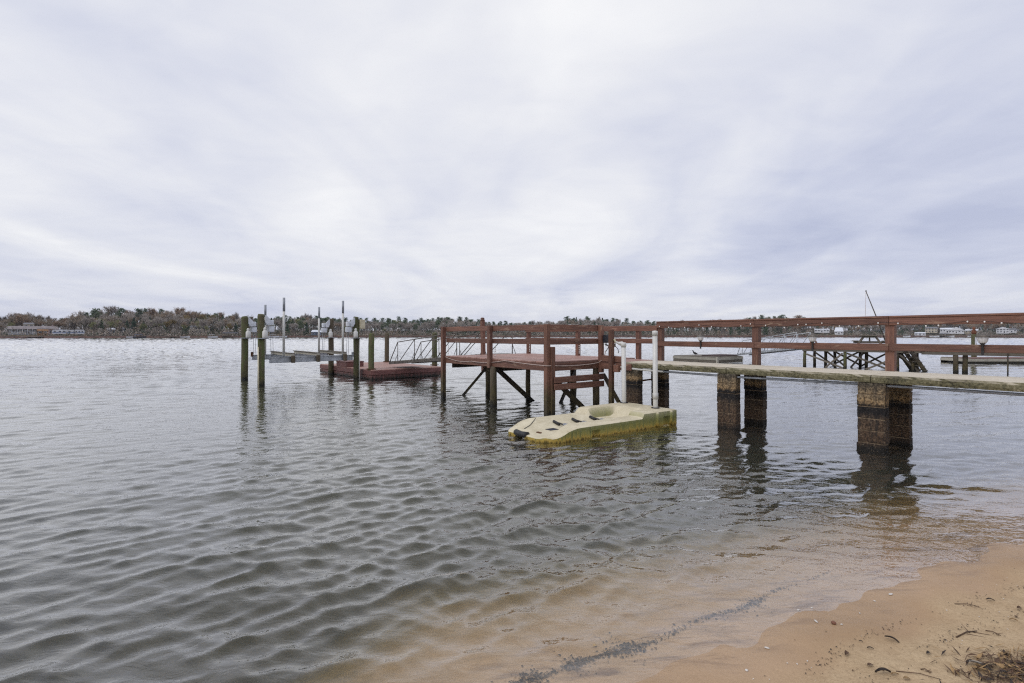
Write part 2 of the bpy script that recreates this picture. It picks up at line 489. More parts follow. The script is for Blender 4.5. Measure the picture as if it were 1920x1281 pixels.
def py_mesh(name, verts, faces, mats=None, midx=None):
    me = bpy.data.meshes.new(name)
    me.from_pydata([tuple(v) for v in verts], [], [tuple(f) for f in faces])
    if mats:
        for mm in mats:
            me.materials.append(MATS[mm])
    if midx is not None:
        me.polygons.foreach_set('material_index', list(midx))
    me.update()
    return me


def np_mesh(name, verts, tris, mats=(), midx=None):
    verts = np.asarray(verts, dtype=np.float32); tris = np.asarray(tris, dtype=np.int32)
    k = tris.shape[1]
    me = bpy.data.meshes.new(name)
    me.vertices.add(len(verts)); me.vertices.foreach_set('co', verts.ravel())
    me.loops.add(tris.size); me.loops.foreach_set('vertex_index', tris.ravel())
    me.polygons.add(len(tris))
    me.polygons.foreach_set('loop_start', np.arange(0, tris.size, k, dtype=np.int32))
    for mm in mats:
        me.materials.append(MATS[mm])
    if midx is not None:
        me.polygons.foreach_set('material_index', np.asarray(midx, dtype=np.int32))
    me.update(calc_edges=True)
    return me


_box_cache = {}


def box_mesh(sx, sy, sz, bev=0.006):
    """chamfered box centred on the origin"""
    key = (round(sx, 4), round(sy, 4), round(sz, 4), bev)
    if key in _box_cache:
        return _box_cache[key]
    bm = bmesh.new()
    bmesh.ops.create_cube(bm, size=1.0)
    bmesh.ops.scale(bm, vec=(sx, sy, sz), verts=bm.verts)
    b = min(bev, 0.3 * min(sx, sy, sz))
    if b > 0:
        bmesh.ops.bevel(bm, geom=list(bm.edges), offset=b, segments=1, affect='EDGES', profile=0.5)
    me = bpy.data.meshes.new('box')
    bm.to_mesh(me); bm.free()
    _box_cache[key] = me
    return me


def box(name, cx, cy, cz, sx, sy, sz, mat, parent=None, bev=0.006, rot=None):
    me = box_mesh(sx, sy, sz, bev)
    if len(me.materials) and me.materials[0] != MATS[mat]:
        me = me.copy(); me.materials.clear()
    mw = Matrix.Translation((cx, cy, cz))
    if rot is not None:
        mw = mw @ rot.to_matrix().to_4x4() if not isinstance(rot, Matrix) else mw @ rot
    return link(name, me, mat, parent, mw)


def beam(name, p0, p1, wd, ht, mat, parent=None, up=(0, 0, 1), bev=0.006):
    """board from p0 to p1 (centre line); local X along the length, local Z towards up, wd along local Y, ht along local Z"""
    p0, p1 = Vector(p0), Vector(p1)
    d = p1 - p0
    L = d.length
    x = d.normalized()
    up = Vector(up)
    if abs(x.dot(up)) > 0.98:
        up = Vector((0, 1, 0))
    y = up.cross(x).normalized()
    zv = x.cross(y)
    rot = Matrix((x, y, zv)).transposed().to_4x4()
    me = box_mesh(L, wd, ht, bev)
    if len(me.materials) and me.materials[0] != MATS[mat]:
        me = me.copy(); me.materials.clear()
    return link(name, me, mat, parent, Matrix.Translation((p0 + p1) / 2) @ rot)


def tube_geo(pts, radii, sides=8, cap=True):
    pts = [Vector(p) for p in pts]
    if not hasattr(radii, '__len__'):
        radii = [radii] * len(pts)
    verts, faces = [], []
    ref = None
    for i, p in enumerate(pts):
        a = pts[max(0, i - 1)]; b = pts[min(len(pts) - 1, i + 1)]
        tdir = (b - a).normalized()
        if ref is None:
            ref = Vector((1, 0, 0)) if abs(tdir.x) < 0.8 else Vector((0, 1, 0))
        n1 = (ref - tdir * ref.dot(tdir)).normalized()
        n2 = tdir.cross(n1)
        ref = n1
        for k in range(sides):
            an = 2 * math.pi * k / sides
            verts.append(p + n1 * (radii[i] * math.cos(an)) + n2 * (radii[i] * math.sin(an)))
    for i in range(len(pts) - 1):
        for k in range(sides):
            k2 = (k + 1) % sides
            faces.append((i * sides + k, i * sides + k2, (i + 1) * sides + k2, (i + 1) * sides + k))
    if cap:
        faces.append(tuple(reversed(range(sides))))
        faces.append(tuple(range((len(pts) - 1) * sides, len(pts) * sides)))
    return verts, faces


def tube(name, pts, r, mat, parent=None, sides=8, smooth=True):
    """round bar with its origin at its first point, local coordinates kept upright"""
    o0 = Vector(pts[0])
    v, f = tube_geo([Vector(p) - o0 for p in pts], r, sides)
    o = link(name, py_mesh(name, v, f), mat, parent, Matrix.Translation(o0))
    if smooth:
        me = o.data
        me.polygons.foreach_set('use_smooth', [len(p.vertices) == 4 for p in me.polygons])
    return o


def pile(name, x, y, z0, z1, r, mat, parent=None, lean=(0, 0), seed=0, sides=14, loc=None):
    """round timber pile, local X runs up the pile so that the grain follows it; slightly crooked, worn top edge"""
    rng = random.Random(seed * 7 + 3)
    L = z1 - z0
    st = [0, 0.12, 0.3, 0.5, 0.7, 0.88, 0.985, 1.0]
    pts, rad = [], []
    for i, s in enumerate(st):
        wob = 0.012
        pts.append((L * s, rng.uniform(-wob, wob), rng.uniform(-wob, wob)))
        rad.append(r * (1.07 - 0.10 * s) * rng.uniform(0.97, 1.03) * (0.86 if i == len(st) - 1 else 1))
    v, f = tube_geo(pts, rad, sides)
    v = [p + Vector((0, rng.uniform(-.004, .004), rng.uniform(-.004, .004))) for p in v]
    me = py_mesh(name, v, f)
    up = Vector((lean[0], lean[1], 1)).normalized()
    y_ = Vector((0, 1, 0)) - up * up.y
    y_.normalize()
    z_ = up.cross(y_)
    rot = Matrix((up, y_, z_)).transposed().to_4x4()
    o = link(name, me, mat, parent, Matrix.Translation((x, y, z0)) @ rot)
    me.polygons.foreach_set('use_smooth', [len(p.vertices) == 4 for p in me.polygons])
    return o


def lathe(name, prof, mat, parent=None, loc=(0, 0, 0), sides=16, smooth=True):
    v, f = [], []
    for r, z in prof:
        for k in range(sides):
            an = 2 * math.pi * k / sides
            v.append((r * math.cos(an), r * math.sin(an), z))
    for i in range(len(prof) - 1):
        for k in range(sides):
            k2 = (k + 1) % sides
            f.append((i * sides + k, i * sides + k2, (i + 1) * sides + k2, (i + 1) * sides + k))
    f.append(tuple(reversed(range(sides))))
    f.append(tuple(range((len(prof) - 1) * sides, len(prof) * sides)))
    return link(name, py_mesh(name, v, f), mat, parent, Matrix.Translation(loc), smooth)


def catenary(p0, p1, sag, n=9):
    p0, p1 = Vector(p0), Vector(p1)
    return [p0.lerp(p1, i / (n - 1)) - Vector((0, 0, sag * 4 * (i / (n - 1)) * (1 - i / (n - 1)))) for i in range(n)]


# ================================================================== setting
SH_N = Vector((-0.436, 0.900)); SH_C = 2.235      # shoreline: SH_N . p = SH_C, lake on the positive side


def shore_d(x, y):
    al = 0.900 * x + 0.436 * y
    return SH_N.x * x + SH_N.y * y - SH_C + 0.022 * np.sin(al * 1.15 + 0.6) + 0.016 * np.sin(al * 3.1 + 1.7) + 0.008 * np.sin(al * 7.3)


def ground_z(x, y):
    d = shore_d(x, y)
    al = 0.900 * x + 0.436 * y
    d = np.where(d > 0, d * (1 + 0.40 * np.clip(1.3 - al, 0, 1.6)), d)
    on = np.minimum(0.115 * (-d) + 0.012 * d * d, 0.9)
    on = np.where(-d > 6, 0.9 + 0.02 * (np.minimum(-d, 60) - 6), on)
    off = np.where(d < 5.0, -0.13 * d - 0.042 * d * d, -1.7 - 0.03 * np.minimum(d - 5.0, 40))
    z = np.where(d < 0, on, off)
    z = z + 0.010 * np.sin(x * 5.1 + y * 2.3) * np.sin(y * 4.7 - x * 1.9) + 0.006 * np.sin(x * 13.1 + 1.0) * np.sin(y * 11.3)
    return z


def gz(x, y):
    return float(ground_z(np.array(float(x)), np.array(float(y))))


def axis(lo, hi, fine_lo, fine_hi, step, grow=1.16):
    a = list(np.arange(fine_lo, fine_hi + 1e-6, step))
    s = step; v = fine_hi
    while v < hi:
        s *= grow; v += s; a.append(min(v, hi))
    s = step; v = fine_lo; b = []
    while v > lo:
        s *= grow; v -= s; b.append(max(v, lo))
    return np.array(sorted(set(b + a)))


gx = axis(-1500, 1500, -4.0, 7.5, 0.06)
gy = axis(-300, 900, 0.5, 7.5, 0.06)
GX, GY = np.meshgrid(gx, gy)
GZ = ground_z(GX, GY)
nx_, ny_ = len(gx), len(gy)
idx = np.arange(nx_ * ny_).reshape(ny_, nx_)
quads = np.stack([idx[:-1, :-1], idx[:-1, 1:], idx[1:, 1:], idx[1:, :-1]], -1).reshape(-1, 4)
ground = link('ground', np_mesh('ground', np.stack([GX, GY, GZ], -1).reshape(-1, 3), quads, ['sand']), smooth=True)
tag(ground, 'tan sandy beach sloping into the lake bed', None, None, 'structure')

# water sheet: fan of rings round the shore, real waves, short ones dropped where the rings get too wide for them
rng = np.random.default_rng(11)
NA = 700
ang = np.linspace(R(-66), R(66), NA)
rad = [1.6]
while rad[-1] < 460.0:
    rad.append(rad[-1] + 0.012 + 0.0042 * rad[-1])
rad = np.array(rad)
dr = np.gradient(rad)
RAD, ANG = np.meshgrid(rad, ang, indexing='ij')
WX, WY = RAD * np.sin(ANG), RAD * np.cos(ANG)
WZ = np.zeros_like(WX); DX = np.zeros_like(WX); DY = np.zeros_like(WX)
samp = np.maximum(dr, rad * (ang[1] - ang[0]))[:, None]
main = math.atan2(-0.93, 0.30)
ncomp = 84
lams = np.exp(np.linspace(np.log(0.10), np.log(2.3), ncomp))
gust = 0.74 + 0.38 * np.sin(0.31 * WX + 0.23 * WY + 1.0) * np.sin(0.19 * WY - 0.27 * WX + 0.4) + 0.18 * np.sin(0.9 * WX + 0.4 * WY)
for i, lam in enumerate(lams):
    th = main + rng.normal(0, 0.40 if lam > 0.28 else 0.62)
    k = 2 * math.pi / lam
    slope = 0.034 * (0.75 + 0.5 * rng.random())
    if lam > 0.60: slope *= 0.48
    if lam > 1.0: slope *= 0.5
    if 0.36 < lam <= 0.60: slope *= 0.75
    if lam < 0.32: slope *= 1.45
    if lam < 0.14: slope *= 0.7
    amp = slope / k
    ph = rng.random() * 6.283
    fade = np.clip((lam / samp - 2.2) / 2.0, 0, 1)
    arg = k * (math.cos(th) * WX + math.sin(th) * WY) + ph + 0.35 * np.sin(0.7 * WX + i) + 0.35 * np.sin(0.6 * WY + 2 * i)
    WZ += amp * fade * np.sin(arg)
    cs = 1.0 * amp * fade * np.cos(arg)
    DX += math.cos(th) * cs; DY += math.sin(th) * cs
dep = np.clip(shore_d(WX, WY) / 1.3, 0.10, 1.0)
mult = gust * dep
WZ *= mult
fall = np.clip((450 - RAD) / 60, 0, 1)
WZ += np.clip((RAD - 30) / 60, 0, 1) * 0.075 * np.minimum(samp, 0.55) * rng.normal(0, 1, WX.shape)
V = np.stack([WX + DX * mult * fall, WY + DY * mult * fall, WZ * fall], -1)
# outer ring out to the far banks
outer = []
for rr_ in (500, 600, 900, 1500):
    outer.append(np.stack([rr_ * np.sin(ang), rr_ * np.cos(ang), 0 * ang], -1))
V = np.concatenate([V, np.array(outer)], 0)
nr = V.shape[0]
idx = np.arange(nr * NA).reshape(nr, NA)
quads = np.stack([idx[:-1, :-1], idx[1:, :-1], idx[1:, 1:], idx[:-1, 1:]], -1).reshape(-1, 4)[:, ::-1]
water = link('lake_water', np_mesh('lake_water', V.reshape(-1, 3), quads, ['lake_water']), smooth=True)
tag(water, 'rippled grey lake water', None, None, 'structure')

# far bank: shoreline by bearing
SHORE_PX = [(-1500, 300), (-500, 310), (0, 335), (150, 348), (300, 362), (450, 400), (620, 468), (800, 520), (1000, 540), (1250, 560), (1500, 598), (1700, 600), (1920, 620), (2500, 640), (3600, 600)]


def shore_D(px):
    return float(np.interp(px, [a for a, b in SHORE_PX], [b for a, b in SHORE_PX]))


def far_rise(px, back):
    hill = np.interp(px, [-1500, 0, 180, 330, 450, 700, 860, 960, 1080, 1300, 1420, 1520, 1600, 1780, 1900, 3600],
                     [4, 3, 6, 7, 5, 5, 6, 4, 6, 5, 9, 9, 5, 8, 5, 5])
    b = np.clip(back, 0, None)
    return 0.15 + np.minimum(b, 3) * 0.30 + np.clip(b - 3, 0, 50) / 50 * 1.2 + hill * np.clip((b - 30) / 110, 0, 1)


def far_pt(px, back):
    D = shore_D(px) + back
    X = (px - 960) / 960 * D
    return X, D, float(far_rise(px, back))


pxs = np.linspace(-900, 2900, 256)
backs = [-12, -2, 0, 1.5, 3, 6, 12, 25, 40, 60, 90, 120, 160, 230, 400]
vv = []
for bk in backs:
    for px in pxs:
        jag = 2.0 * math.sin(px * 0.07) + 1.4 * math.sin(px * 0.19 + 1) if -1 < bk < 7 else 0
        D = shore_D(px) + bk + jag
        z = -2.0 if bk < -5 else (-0.35 if bk < 0 else float(far_rise(px, bk)))
        vv.append(((px - 960) / 960 * D, D, z))
n_ = len(pxs)
ff = [(r * n_ + c, r * n_ + c + 1, (r + 1) * n_ + c + 1, (r + 1) * n_ + c) for r in range(len(backs) - 1) for c in range(n_ - 1)]
tag(link('far_shore', py_mesh('far_shore', vv, ff), 'far_ground', smooth=True), 'brown bank and wooded land across the lake', None, None, 'structure')

# ================================================================== dock frame: local X across the walkway, local Y out into the lake
DOCK = (6.03, 8.27, 0.0)
DOCK_RZ = math.atan2(0.625, 0.780)
ux, uy = -math.sin(DOCK_RZ), math.cos(DOCK_RZ)
vx, vy = math.cos(DOCK_RZ), math.sin(DOCK_RZ)


def dk(a, s, z=0.0):
    """dock coordinates to world"""
    return Vector((DOCK[0] + a * vx + s * ux, DOCK[1] + a * vy + s * uy, z))


# ------------------------------------------------------------------ concrete walkway
walk = empty('concrete_walkway', DOCK, DOCK_RZ, 'long concrete slab walkway on stacked block piers with a red wooden railing', 'walkway')
SLAB_T, SLAB_B = 1.24, 1.115
joints = [-6.3, -4.8, -2.3, 0.2, 2.7, 5.3]


def slab_mesh(s0, s1, seed):
    """slab with slightly broken edges and an uneven front face"""
    rg = random.Random(seed)
    n = max(8, int((s1 - s0) / 0.09))
    prof = [(0.0, SLAB_B), (-0.008, SLAB_B + 0.04), (-0.004, SLAB_T - 0.035), (0.012, SLAB_T), (0.65, SLAB_T + 0.006), (1.288, SLAB_T), (1.302, SLAB_T - 0.02), (1.30, SLAB_B)]
    v, f = [], []
    for i in range(n + 1):
        y = s0 + (s1 - s0) * i / n
        for j, (x, z) in enumerate(prof):
            jx = rg.uniform(-.005, .005) if j in (0, 1, 2, 3, 5, 6, 7) else 0
            jz = rg.uniform(-.003, .002) if j in (0, 3, 5, 7) else 0
            v.append((x + jx, y, z + jz))
    m = len(prof)
    for i in range(n):
        for j in range(m):
            j2 = (j + 1) % m
            f.append((i * m + j, i * m + j2, (i + 1) * m + j2, (i + 1) * m + j))
    f.append(tuple(range(m))); f.append(tuple(reversed(range(n * m, n * m + m))))
    return py_mesh('slab', v, f)


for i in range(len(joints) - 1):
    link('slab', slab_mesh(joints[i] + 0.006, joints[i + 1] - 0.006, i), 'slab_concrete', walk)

rg = random.Random(5)
block_me = []
for q in range(5):
    bm = bmesh.new()
    bmesh.ops.create_cube(bm, size=1.0)
    bmesh.ops.scale(bm, vec=(0.2, 0.4, 0.19), verts=bm.verts)
    bmesh.ops.bevel(bm, geom=list(bm.edges), offset=0.010, segments=1, affect='EDGES')
    for vt in bm.verts:
        vt.co += Vector((rg.uniform(-.004, .004), rg.uniform(-.004, .004), rg.uniform(-.003, .003)))
    me = bpy.data.meshes.new('block'); bm.to_mesh(me); bm.free()
    me.materials.append(MATS['pier_block']); block_me.append(me)
for s0 in (-4.9, -2.5, 0.0, 2.5, 4.9):
    for a0, ds in ((0.004, 0.0), (0.96, -0.08)):
        core = box('pier', a0 + 0.1, s0 + ds + 0.2, 0.05, 0.180, 0.380, 2.10, 'mortar', walk, 0.0)
        for k in range(10):
            zc = SLAB_B - 0.1 - 0.2 * k
            b = link('block', block_me[rg.randrange(5)], None, core,
                     Matrix.Translation((rg.uniform(-.005, .005), rg.uniform(-.006, .006), zc - 0.05)) @ Matrix.Rotation(rg.choice([0, math.pi]), 4, 'Z'))
# railing along the far edge
RA = 1.38
for s in (-4.62, -2.16, 0.29, 2.75):
    beam('post', (RA, s, SLAB_B - 0.12), (RA, s, 2.205), 0.14, 0.14, 'red_stain', walk)
beam('post', (RA, 5.22, SLAB_B - 0.35), (RA, 5.22, 2.205), 0.13, 0.13, 'red_stain', walk)
for s0, s1 in ((-6.2, -2.16), (-2.155, 0.29), (0.295, 2.75), (2.755, 5.28)):
    beam('top_rail', (RA - 0.093, s0, 2.143), (RA - 0.093, s1, 2.143), 0.038, 0.13, 'red_stain', walk)
    beam('rail_cap', (RA - 0.03, s0, 2.227), (RA - 0.03, s1, 2.227), 0.19, 0.036, 'red_stain', walk)
    beam('middle_rail', (RA - 0.093, s0, 1.675), (RA - 0.093, s1, 1.675), 0.038, 0.13, 'red_stain', walk)
# conduit slung under the slab
tube('conduit', [(0.10, -6.2, 1.075), (0.09, -2.5, 1.07), (0.08, 0.45, 1.073), (0.07, 2.4, 1.055), (0.05, 4.2, 1.07)], 0.022, 'pvc_grey', walk)
tube('conduit', [(0.05, 4.22, 1.07), (0.02, 4.9, 1.085), (-0.03, 5.25, 1.10), (-0.05, 5.55, 1.15)], 0.026, 'pvc_white', walk)
tube('pipe', [(0.1, 4.95, 0.80), (0.95, 4.95, 0.82)], 0.02, 'rust', walk)
# timber end where the slab meets the platform
for k in range(6):
    s = 5.39 + k * 0.135
    box('end_board', 0.66, s, 1.232, 1.36, 0.122, 0.034, 'red_deck', walk)
beam('kerb', (-0.03, 5.32, 1.30), (-0.03, 6.02, 1.315), 0.04, 0.15, 'red_stain', walk)
beam('fascia', (-0.035, 5.05, 1.125), (-0.035, 6.02, 1.125), 0.036, 0.16, 'red_stain', walk)
beam('post', (-0.115, 5.60, -0.9), (-0.115, 5.60, 2.03), 0.105, 0.105, 'red_stain_pile', walk)
box('cleat', -0.09, 5.45, 1.08, 0.09, 0.16, 0.17, 'red_stain', walk)

# ------------------------------------------------------------------ timber platform
plat = empty('timber_platform', DOCK, DOCK_RZ, 'red stained timber platform with rails on tall piles over the water', 'platform')
A0, A1, S0, S1, DZ = -1.75, 1.50, 6.08, 10.75, 1.27
nb = 33
for k in range(nb):
    s = S0 + 0.06 + (S1 - S0 - 0.1) * (k + 0.5) / nb
    rg2 = random.Random(k)
    box('deck_board', (A0 + A1) / 2 + rg2.uniform(-.008, .008), s, DZ - 0.017 + rg2.uniform(-.003, .003), A1 - A0, 0.134, 0.034, 'red_deck', plat)
for a in (A0 + 0.02, A1 - 0.02):
    beam('fascia', (a, S0, 1.145), (a, S1, 1.145), 0.04, 0.19, 'red_stain', plat)
for s in (S0 + 0.0, S1 + 0.02):
    beam('fascia', (A0 + 0.045, s, 1.143), (A1 - 0.045, s, 1.143), 0.04, 0.186, 'red_stain', plat)
for a in (-1.2, -0.6, 0.0, 0.6, 1.1):
    beam('joist', (a, S0 + 0.03, 1.15), (a, S1 - 0.02, 1.15), 0.04, 0.18, 'dark_wood', plat)
beam('carrier_beam', (A0 + 0.1, 8.38, 0.985), (A1 - 0.1, 8.38, 0.985), 0.06, 0.14, 'dark_wood', plat)
beam('carrier_beam', (A0 + 0.1, 10.45, 0.985), (A1 - 0.1, 10.45, 0.985), 0.06, 0.14, 'dark_wood', plat)
# near-side posts run down into the lake
beam('corner_post', (A0 - 0.045, S0 + 0.02, -1.3), (A0 - 0.045, S0 + 0.02, 2.15), 0.115, 0.115, 'red_stain_pile', plat)
beam('backing_post', (A0 + 0.062, S0 - 0.045, -1.3), (A0 + 0.062, S0 - 0.045, 1.62), 0.115, 0.09, 'red_stain_pile', plat)
beam('corner_post', (A0 - 0.045, S1 - 0.02, -1.3), (A0 - 0.045, S1 - 0.02, 2.15), 0.12, 0.12, 'red_stain_pile', plat)
beam('rail_post', (A0 - 0.045, 8.35, 1.02), (A0 - 0.045, 8.35, 2.15), 0.115, 0.115, 'red_stain', plat)
pile('pile', A0 + 0.02, 8.28, -1.4, 1.05, 0.094, 'pile_brown', plat, seed=1)
beam('rail_post', (0.0, S0 - 0.045, 0.95), (0.0, S0 - 0.045, 2.14), 0.11, 0.11, 'red_stain', plat)
for s, zt in ((5.95, 2.0), (8.2, 2.0), (10.5, 2.0)):
    beam('rail_post', (A1 - 0.09, s, 1.08 if s > 6 else 0.9), (A1 - 0.09, s, zt), 0.115, 0.115, 'red_stain', plat)
beam('gangway_post', (-0.24, S1 + 0.06, 0.7), (-0.30, S1 + 0.04, 2.36), 0.115, 0.115, 'red_stain', plat)
lathe('post_cap', [(0.0, 0), (0.075, 0.005), (0.08, 0.03), (0.05, 0.05), (0.07, 0.075), (0.045, 0.10), (0.0, 0.105)], 'red_stain', plat, (-0.30, S1 + 0.04, 2.355), 10)
# rails
for s0, s1 in ((S0 + 0.08, 8.35), (8.355, S1 - 0.08)):
    beam('top_rail', (A0 + 0.032, s0, 2.075), (A0 + 0.032, s1, 2.07), 0.038, 0.14, 'red_stain', plat)
    beam('middle_rail', (A0 + 0.032, s0, 1.735), (A0 + 0.032, s1, 1.735), 0.038, 0.13, 'red_stain', plat)
beam('top_rail', (A0 + 0.02, S0 + 0.032, 2.075), (0.05, S0 + 0.032, 2.075), 0.038, 0.14, 'red_stain', plat)
beam('middle_rail', (A0 + 0.02, S0 + 0.032, 1.735), (0.05, S0 + 0.032, 1.735), 0.038, 0.13, 'red_stain', plat)
for s0, s1 in ((5.30, 7.9), (7.905, 10.56)):
    beam('top_rail', (A1 - 0.17, s0, 2.07), (A1 - 0.17, s1, 2.07), 0.038, 0.14, 'red_stain', plat)
    beam('middle_rail', (A1 - 0.17, s0, 1.735), (A1 - 0.17, s1, 1.735), 0.038, 0.13, 'red_stain', plat)
# skirt boards low on the near end
for z0, z1 in ((0.845, 0.855), (0.685, 0.675)):
    beam('skirt_board', (A0 + 0.05, S0 - 0.125, z0), (0.02, S0 - 0.125, z1), 0.036, 0.145, 'red_stain', plat, bev=0.01)
# other piles and braces
for i, (a, s, r) in enumerate(((0.02, 6.22, 0.085), (1.30, 8.3, 0.095), (1.3, 10.4, 0.08), (-0.1, 8.75, 0.07), (-0.3, 10.5, 0.08))):
    pile('pile', a, s, -1.5, 1.06, r, 'pile_brown', plat, seed=10 + i)
beam('brace', (A0 + 0.12, 8.30, 1.02), (0.16, 8.55, -0.25), 0.05, 0.13, 'dark_wood', plat)
beam('brace', (A0 + 0.25, 6.35, 0.95), (0.02, 6.30, -0.25), 0.05, 0.13, 'dark_wood', plat)
beam('brace', (1.25, 8.1, 1.0), (-0.20, 7.5, -0.30), 0.05, 0.12, 'dark_wood', plat)
beam('brace', (0.1, 6.05, 0.9), (0.35, 5.45, -0.2), 0.04, 0.10, 'dark_wood', plat)
beam('brace', (-0.3, 10.45, 0.95), (-1.1, 11.0, -0.2), 0.04, 0.08, 'dark_wood', plat)
beam('brace', (0.62, 5.3, 0.1), (0.2, 5.75, -0.35), 0.05, 0.12, 'dark_wood', plat)

# cord draped along the platform edge
a = A0 - 0.012
pts = catenary((a - 0.01, S1 - 0.1, 1.235), (a - 0.01, 9.25, 1.16), 0.06) + catenary((a - 0.01, 9.2, 1.155), (a - 0.01, 7.75, 1.235), 0.04)[1:] + \
    catenary((a - 0.01, 7.7, 1.235), (a - 0.115, S0 - 0.06, 1.185), 0.012)[1:]
pts += catenary((a + 0.02, S0 - 0.068, 1.185), (-0.75, S0 - 0.055, 1.16), 0.012)[1:] + catenary((-0.7, S0 - 0.055, 1.165), (-0.12, S0 - 0.055, 1.20), 0.01)[1:]
pts += [Vector((-0.02, S0 - 0.12, 1.27)), Vector((0.05, S0 - 0.12, 1.38)), Vector((0.09, S0 - 0.12, 1.48))]
c = tube('extension_cord', [dk(p.x, p.y, p.z) for p in pts], 0.011, 'cord_beige', None, 6)
tag(c, 'pale beige cord draped along the outer edge of the red platform', 'cord')
pts = [(0.09, S0 - 0.12, 1.48), (0.17, S0 - 0.13, 1.56), (0.20, S0 - 0.13, 1.62), (0.14, S0 - 0.13, 1.645), (0.05, S0 - 0.13, 1.66)]
e = empty('switch_box', dk(0.03, S0 - 0.12, 1.8), DOCK_RZ, 'black electrical box with hanging wires on a red platform post', 'electrical box')
box('housing', 0.03, -0.03, 0.0, 0.12, 0.09, 0.20, 'black_box', e, 0.008)
box('lid', 0.03, -0.08, 0.005, 0.10, 0.012, 0.17, 'black_box', e, 0.004)
tube('wire', [Vector((p[0] - 0.03, p[1] - S0 + 0.12, p[2] - 1.8)) for p in pts], 0.010, 'cord_black', e, 6)
tube('wire', [(0.04, -0.03, -0.1), (0.05, -0.04, -0.16), (0.10, -0.06, -0.19), (0.22, -0.2, -0.20), (0.24, -0.25, -0.26), (0.22, -0.28, -0.36)], 0.009, 'cord_black', e, 6)
tube('wire', [(0.0, -0.03, -0.1), (0.0, -0.04, -0.15), (0.02, -0.05, -0.18), (0.05, -0.06, -0.14)], 0.008, 'cord_black', e, 6)
# small white floodlight on the lone post
e = empty('flood_light', dk(-0.06, 5.52, 1.70), DOCK_RZ, 'small pale floodlight on the lone red post by the walkway end', 'lamp')
box('bracket', 0.01, 0.02, -0.05, 0.03, 0.03, 0.08, 'lamp_cap', e, 0.004)
v, f = tube_geo([(0.0, 0, 0.03), (0.05, -0.04, 0.0), (0.13, -0.10, -0.02)], [0.02, 0.03, 0.06], 10)
link('reflector', py_mesh('reflector', v, f), 'pvc_white', e)
v, f = tube_geo([(-0.02, 0.02, 0.10), (0.0, 0.0, 0.02)], [0.028, 0.022], 8)
link('bulb', py_mesh('bulb', v, f), 'cream_box', e)

# string lights along the walkway's top rail and the platform posts
ls = empty('string_lights', DOCK, DOCK_RZ, 'string of tiny white bulbs along the red walkway rail', 'string lights')
rg = random.Random(8)
cable = []
s = -3.2
bulb_me = None
while s < 5.2:
    z = 2.105 + 0.035 * math.sin(s * 5.1) + rg.uniform(-.015, .015)
    cable.append((RA - 0.122, s, z))
    s += rg.uniform(0.14, 0.40)
tube('cable', cable, 0.003, 'cord_black', ls, 4)
for p in cable:
    if bulb_me is None:
        bo = lathe('bulb', [(0.0, -0.016), (0.010, -0.010), (0.013, 0.0), (0.009, 0.012), (0.0, 0.015)], 'bulb_white', ls, (p[0] - 0.012, p[1], p[2] - 0.012), 8)
        bulb_me = bo.data
    else:
        link('bulb', bulb_me, None, ls, Matrix.Translation((p[0] - 0.012, p[1], p[2] - 0.012)))
for nm, a, s, where in (('left corner', A0 + 0.03, S1 - 0.1, 'outer corner post at the gangway'), ('mid', A0 + 0.03, 8.28, 'middle post of the near rail'),
                        ('b', A1 - 0.155, 8.14, 'nearer far-side post'), ('c', A1 - 0.155, 10.44, 'farther far-side post')):
    e = empty('post_light', dk(a, s, 1.30), DOCK_RZ, 'short row of white bulbs down the red platform %s' % where, 'string lights')
    for k in range(5):
        link('bulb', bulb_me, None, e, Matrix.Translation((0.05, -0.005, 0.05 + 0.055 * k)) @ Matrix.Diagonal((1.3, 1.3, 1.3, 1)))
    tube('cable', [(0.045, 0.0, 0.0), (0.045, 0.0, 0.30)], 0.004, 'cord_black', e, 4)

# lanterns on the middle rail
for s, lab in ((4.02, 'black and white lantern on the rail nearest the platform'), (1.56, 'black and white lantern on the rail between two walkway posts'),
               (-0.98, 'largest black and white lantern on the rail right of the near post')):
    e = empty('lantern', dk(RA - 0.135, s, 1.64), DOCK_RZ, lab, 'lantern', 'lanterns along the walkway rail')
    box('bracket', 0.0, 0.0, -0.005, 0.024, 0.034, 0.13, 'lamp_black', e, 0.005)
    lathe('stem', [(0.012, 0.0), (0.016, 0.05), (0.014, 0.09), (0.034, 0.115), (0.040, 0.125)], 'lamp_black', e, (0, 0, 0), 10)
    gl_ = lathe('globe', [(0.036, 0.124), (0.055, 0.15), (0.070, 0.20), (0.076, 0.228)], 'lamp_globe', e, (0, 0, 0), 14)
    for k in range(10):
        an = 2 * math.pi * k / 10
        tube('rib', [(0.040 * math.cos(an), 0.040 * math.sin(an), 0.124), (0.059 * math.cos(an), 0.059 * math.sin(an), 0.15), (0.079 * math.cos(an), 0.079 * math.sin(an), 0.228)],
             0.0022, 'lamp_globe', gl_, 4)
    lathe('cap', [(0.098, 0.228), (0.100, 0.236), (0.050, 0.262), (0.012, 0.272)], 'lamp_cap', e, (0, 0, 0), 14)

